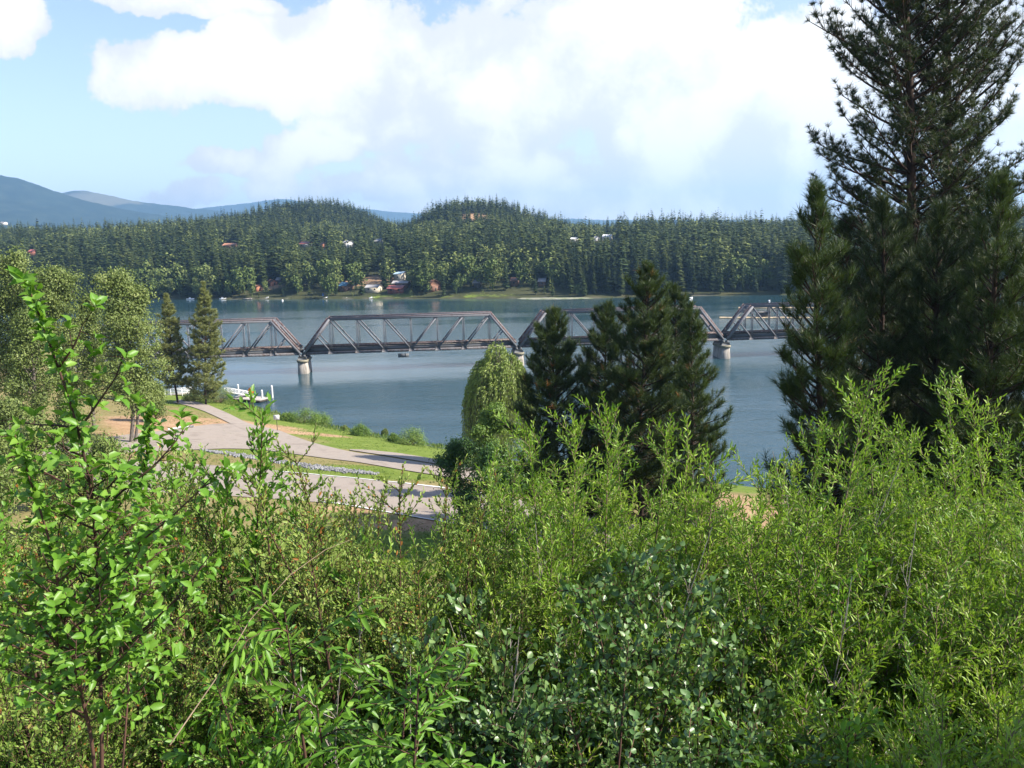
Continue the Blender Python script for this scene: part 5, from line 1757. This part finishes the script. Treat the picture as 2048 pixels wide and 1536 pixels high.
# the mass of the thicket below those tips
env_x = [-100, 0, 200, 330, 450, 560, 700, 790, 860, 950, 1100, 1230, 1340, 1400, 1470, 1560, 1700, 1800, 1900, 2048, 2200]
env_y = [930, 930, 940, 965, 985, 1040, 1140, 1180, 1150, 1040, 905, 870, 905, 980, 1030, 960, 850, 880, 850, 880, 900]
for row, (dy, Y, step) in enumerate(((20, 8.8, 120), (70, 7.4, 118), (140, 6.5, 130), (230, 5.8, 140), (320, 5.2, 150), (410, 4.7, 165), (490, 4.3, 175), (560, 3.9, 190))):
    x = -90 + 35 * (row % 3)
    while x < 2160:
        xx = x + srng.uniform(-30, 30)
        e = float(np.interp(xx, env_x, env_y))
        yv = e + dy * (1.0 if e < 1000 else .92) + srng.uniform(-40, 50)
        x += step
        if yv > 1500 or (row < 2 and 600 < xx < 930):
            continue
        if xx < 330:
            kind = ('small', 'cherry', 'small')[int(srng.integers(3))]
        elif xx < 760:
            kind = ('small', 'small', 'cherry')[int(srng.integers(3))] if xx < 660 or row < 3 else 'droop'
        elif xx < 1420:
            kind = 'alder' if yv > 1130 + .5 * max(0, 1180 - xx) and srng.uniform() < .7 else 'willow'
        elif xx < 1600 and yv > 1230:
            kind = 'alder' if srng.uniform() < .5 else 'willow'
        else:
            kind = 'willow' if srng.uniform() < .82 or row < 2 else 'cherry'
        zone = ('by the sapling' if xx < 420 else 'right of the sapling' if xx < 800 else 'in mid slope' if xx < 1420 else 'on the right slope')
        lev = ('upper thicket' if row < 3 else 'half down the thicket' if row < 5 else 'low at the bottom')
        desc = dict(willow='bright narrow-leaved willow', small='small-leaved shrub with reddish stems', alder='dark alder with broad toothed leaves', cherry='green shrub with rounded leaves', droop='shrub with long hanging leaves')[kind]
        r = shrub(kind, xx, yv, Y + srng.uniform(-.4, .4), f'{desc} {zone}, {lev}', True, 1.05)
        r['group'] = GRP[kind] + ', ' + zone + ' ' + lev

# the sapling at the left with two dark stems and large rounded leaves
rng = np.random.default_rng(5)
SY = 2.45
base = at(195, 1536, SY)
root = thing('cherry_sapling', 'nearest sapling with two dark stems and large glossy leaves rising at the left', 'sapling', (base[0], SY, gz(base[0], SY)))
rb = np.array([base[0], SY, gz(base[0], SY)])
LP, LD, LN = [], [], []


def px_line(pts, r0, r1, name='stem', sub=4):
    P = np.array([at(a, b, SY + c) for a, b, c in pts]) - rb
    s = np.linspace(0, 1, len(P))
    u = np.linspace(0, 1, len(P) * sub)
    Q = np.stack([np.interp(u, s, P[:, k]) for k in range(3)], 1)
    for _ in range(3):
        Q[1:-1] = (Q[:-2] + 2 * Q[1:-1] + Q[2:]) / 4
    return Q


st1 = px_line([(210, 1950, .0), (203, 1536, 0), (204, 1420, 0), (198, 1300, .02), (196, 1180, .03), (190, 1060, .0), (180, 960, -.02), (150, 835, -.03), (112, 720, -.03), (78, 630, -.02), (52, 560, 0)], 0, 0)
st2 = px_line([(208, 1930, .0), (190, 1500, -.03), (165, 1400, -.06), (140, 1290, -.08), (118, 1180, -.08), (100, 1080, -.1), (60, 960, -.12), (30, 870, -.1)], 0, 0)
st3 = px_line([(215, 1900, .1), (250, 1480, .14), (262, 1300, .2), (262, 1150, .25), (275, 1020, .3), (295, 900, .3), (300, 820, .3)], 0, 0)
tb = MB()
for S, r0 in ((st1, .0075), (st2, .0068), (st3, .004)):
    tb.tubes(S, np.linspace(r0, .0022, len(S)), 7)


def rosette(P, ax, k, size, spur=True):
    if spur:
        dv = unit(rng.normal(0, 1, 3) * np.array([1, 1, .6]) + ax * .5)
        ln_ = rng.uniform(.015, .075)
        e = P + dv * ln_
        tb.tubes(np.array([P, e]), [.0018, .0012], 3)
        P, ax = e, unit(ax * .5 + dv)
    for q in range(k):
        a_ = q * 2.4 + rng.uniform(0, 1)
        s_ = unit(np.cross(ax, (0.2, .1, 1)))
        b_ = np.cross(s_, ax)
        rd = s_ * math.cos(a_) + b_ * math.sin(a_)
        LP.append(P + ax * rng.uniform(-.01, .02))
        LD.append(ax * rng.uniform(.35, .9) + rd * rng.uniform(.6, 1.0) + np.array([0, 0, .2]))
        LN.append(unit(ax * .7 + np.array([.15, -.15, .6]) - rd * .3 + rng.normal(0, .3, 3)))
        SZ.append(size * rng.uniform(.6, 1.15))


SZ = []
for S, lo in ((st1, .24), (st2, .22), (st3, .3)):
    m_ = len(S)
    L_ = np.linalg.norm(np.diff(S, axis=0), axis=1).sum()
    nb = int(L_ * 36)
    for q in range(nb):
        t_ = lo + (1 - lo) * (q + rng.uniform()) / nb
        f_ = t_ * (m_ - 1)
        i0 = min(int(f_), m_ - 2)
        c = S[i0] + (S[i0 + 1] - S[i0]) * (f_ - i0)
        ax = unit(S[i0 + 1] - S[i0])
        az = q * 2.4 + rng.normal(0, .4)
        rd = np.array([math.cos(az), math.sin(az) * .8, 0])
        L2 = (.03 + .40 * max(0, .74 - t_) ** .7) * rng.uniform(.4, 1.4)
        if L2 > .11:
            Q = limb_curve(c, unit(ax * .6 + rd), L2, 5, .5, rng, .08)
            tb.tubes(Q, np.linspace(.0035, .0016, 5), 4)
            for v in np.arange(.2, 1.01, .034 / L2):
                k0 = min(int(v * 4), 3)
                rosette(Q[k0] + (Q[k0 + 1] - Q[k0]) * (v * 4 - k0), unit(Q[k0 + 1] - Q[k0]), 3, .042)
        else:
            rosette(c, unit(ax * .5 + rd), 4, .039, False)
    rosette(S[-1], unit(S[-1] - S[-2]), 6, .046)
# the long leafy side shoots that reach right and left
for pts in ([(196, 1170, .03), (260, 1100, -.02), (330, 1045, -.05), (395, 985, -.06), (440, 935, -.06)], [(190, 1040, 0), (240, 985, .02), (310, 930, .04), (350, 885, .05), (365, 862, .06)],
            [(204, 1330, 0), (290, 1260, -.05), (370, 1180, -.07), (420, 1110, -.08)], [(165, 850, -.03), (200, 800, -.05), (232, 755, -.06), (245, 715, -.06)], [(160, 860, -.03), (120, 850, -.02), (70, 850, 0), (20, 838, 0)],
            [(188, 1010, 0), (120, 960, .05), (60, 930, .08), (10, 905, .1)], [(204, 1440, 0), (270, 1390, -.04), (330, 1330, -.07)], [(150, 1330, -.06), (90, 1260, -.1), (30, 1200, -.12)], [(118, 735, -.03), (150, 690, -.05), (165, 650, -.06)]):
    Q = px_line(pts, 0, 0, sub=5)
    tb.tubes(Q, np.linspace(.004, .0016, len(Q)), 5)
    L_ = np.linalg.norm(np.diff(Q, axis=0), axis=1).sum()
    for v in np.arange(.10, 1.0, .020 / L_):
        k0 = min(int(v * (len(Q) - 1)), len(Q) - 2)
        rosette(Q[k0], unit(Q[k0 + 1] - Q[k0]), 3, .043)
    rosette(Q[-1], unit(Q[-1] - Q[-2]), 6, .048)
tb.build('stem', M['bark_red'], root)
mb = MB()
LP, LD, LN, SZ = np.array(LP), np.array(LD), np.array(LN), np.array(SZ)
leaves(mb, LP, LD, LN, SZ, SZ * rng.uniform(.50, .66, len(SZ)), full=True, fold=.26, droop=.28, tint=np.clip(rng.normal(.52, .16, len(SZ)), 0, 1))
mb.build('foliage', M['cherry'], root)

# bare grey twigs standing over the beach
tip, Y = at(1478, 858, 6.9), 6.9
r = thing('dead_shrub', 'bare grey twigs without leaves between the pine cluster and the tall pines', 'dead shrub', (tip[0], Y, gz(tip[0], Y)))
rng = np.random.default_rng(9)
tb = MB()
H = tip[2] - gz(tip[0], Y)
for k in range(4):
    P = limb_curve((0, 0, -.2), (rng.normal(0, .12), rng.normal(0, .1), 1), (H + .2) * rng.uniform(.8, 1), 9, .1, rng, .06)
    tb.tubes(P, np.linspace(.014, .003, 9), 5)
    for q in range(16):
        i0 = rng.integers(4, 8)
        Q = limb_curve(P[i0], unit(unit(P[i0 + 1] - P[i0]) + rng.normal(0, .6, 3)), rng.uniform(.15, .45), 5, .3, rng, .15)
        tb.tubes(Q, np.linspace(.004, .0015, 5), 3)
tb.build('stem', M['dead'], r)
for (px_, py_, Yd, lab) in ((1790, 905, 5.9, 'bare grey twigs among the tall right-hand willows'), (640, 1130, 5.0, 'bare twigs in the middle of the small-leaved shrubs'), (1130, 980, 5.7, 'bare grey twigs rising inside the central willows'),
                            (1580, 1040, 5.4, 'bare twigs low between centre and right willows'), (900, 1160, 4.6, 'bare twigs below the leftmost tall willow')):
    tp = at(px_, py_, Yd)
    zg = gz(tp[0], Yd)
    c = copy_tree(r, lab, None, (tp[0], Yd, zg), srng.uniform(0, 6.28), (.8, .8, (tp[2] - zg) / H))
# arching dead cane
Q = np.array([at(a, b, c) for a, b, c in ((340, 1490, 3.2), (430, 1360, 3.5), (500, 1240, 3.8), (580, 1150, 4.1), (650, 1100, 4.4), (700, 1080, 4.6))])
o = MB().tubes(Q - Q[0], np.linspace(.0036, .0016, 6), 5).build('dead_cane', M['twig'])
o.location = Q[0]
tag(o, 'long tan dead cane arching across the small-leaved shrubs', 'dead cane')

# low undergrowth covering the slope: sprigs, dry grass
rng = np.random.default_rng(13)
n = 42000
X = rng.uniform(-9, 11, n)
Yv = rng.uniform(1.2, 15, n)
ok = np.abs(X) < Yv * .8 + 1.2
X, Yv = X[ok], Yv[ok]
n = len(X)
hgt_ = np.abs(rng.normal(0, .22, n))
P = np.stack([X, Yv, ground_z(X, Yv) + hgt_], 1)
mb = MB()
N = unit(rng.normal(0, .5, (n, 3)) + (.1, -.1, 1))
leaves(mb, P, np.cross(N, rng.normal(size=(n, 3))), N, rng.uniform(.03, .075, n), rng.uniform(.018, .04, n), tint=np.clip(rng.normal(.4, .17, n), 0, .9))
tag(mb.build('undergrowth', M['small']), kind='stuff')
n = 9000
X = rng.uniform(-8, 10, n)
Yv = rng.uniform(1.2, 14, n)
P = np.stack([X, Yv, ground_z(X, Yv) - .03], 1)
mb = MB()
D = unit(rng.normal(0, .38, (n, 3)) + (0, 0, .8))
leaves(mb, P, D, rng.normal(size=(n, 3)), rng.uniform(.3, .9, n), .006, droop=.3, tint=np.clip(rng.normal(.5, .2, n), 0, 1))
tag(mb.build('dry_grass', foliage_mat('dry_grass_blade', [(0, (.10, .11, .03)), (.5, (.24, .20, .09)), (1, (.40, .33, .19))], .7, .2, .2, 0)), kind='stuff')

# ------------------------------------------------------------------ summer haze
m, t, out = new_mat('haze_air')
v = t.n('ShaderNodeVolumePrincipled', None, Density=0.000115, Color=(.37, .65, 1.0))
v.inputs['Anisotropy'].default_value = .2
t.t.links.new(v.outputs[0], out.inputs[1])
hz_ = MB().box((0, 5200, 318), (22000, 10900, 664)).build('haze', m)
tag(hz_, kind='stuff')
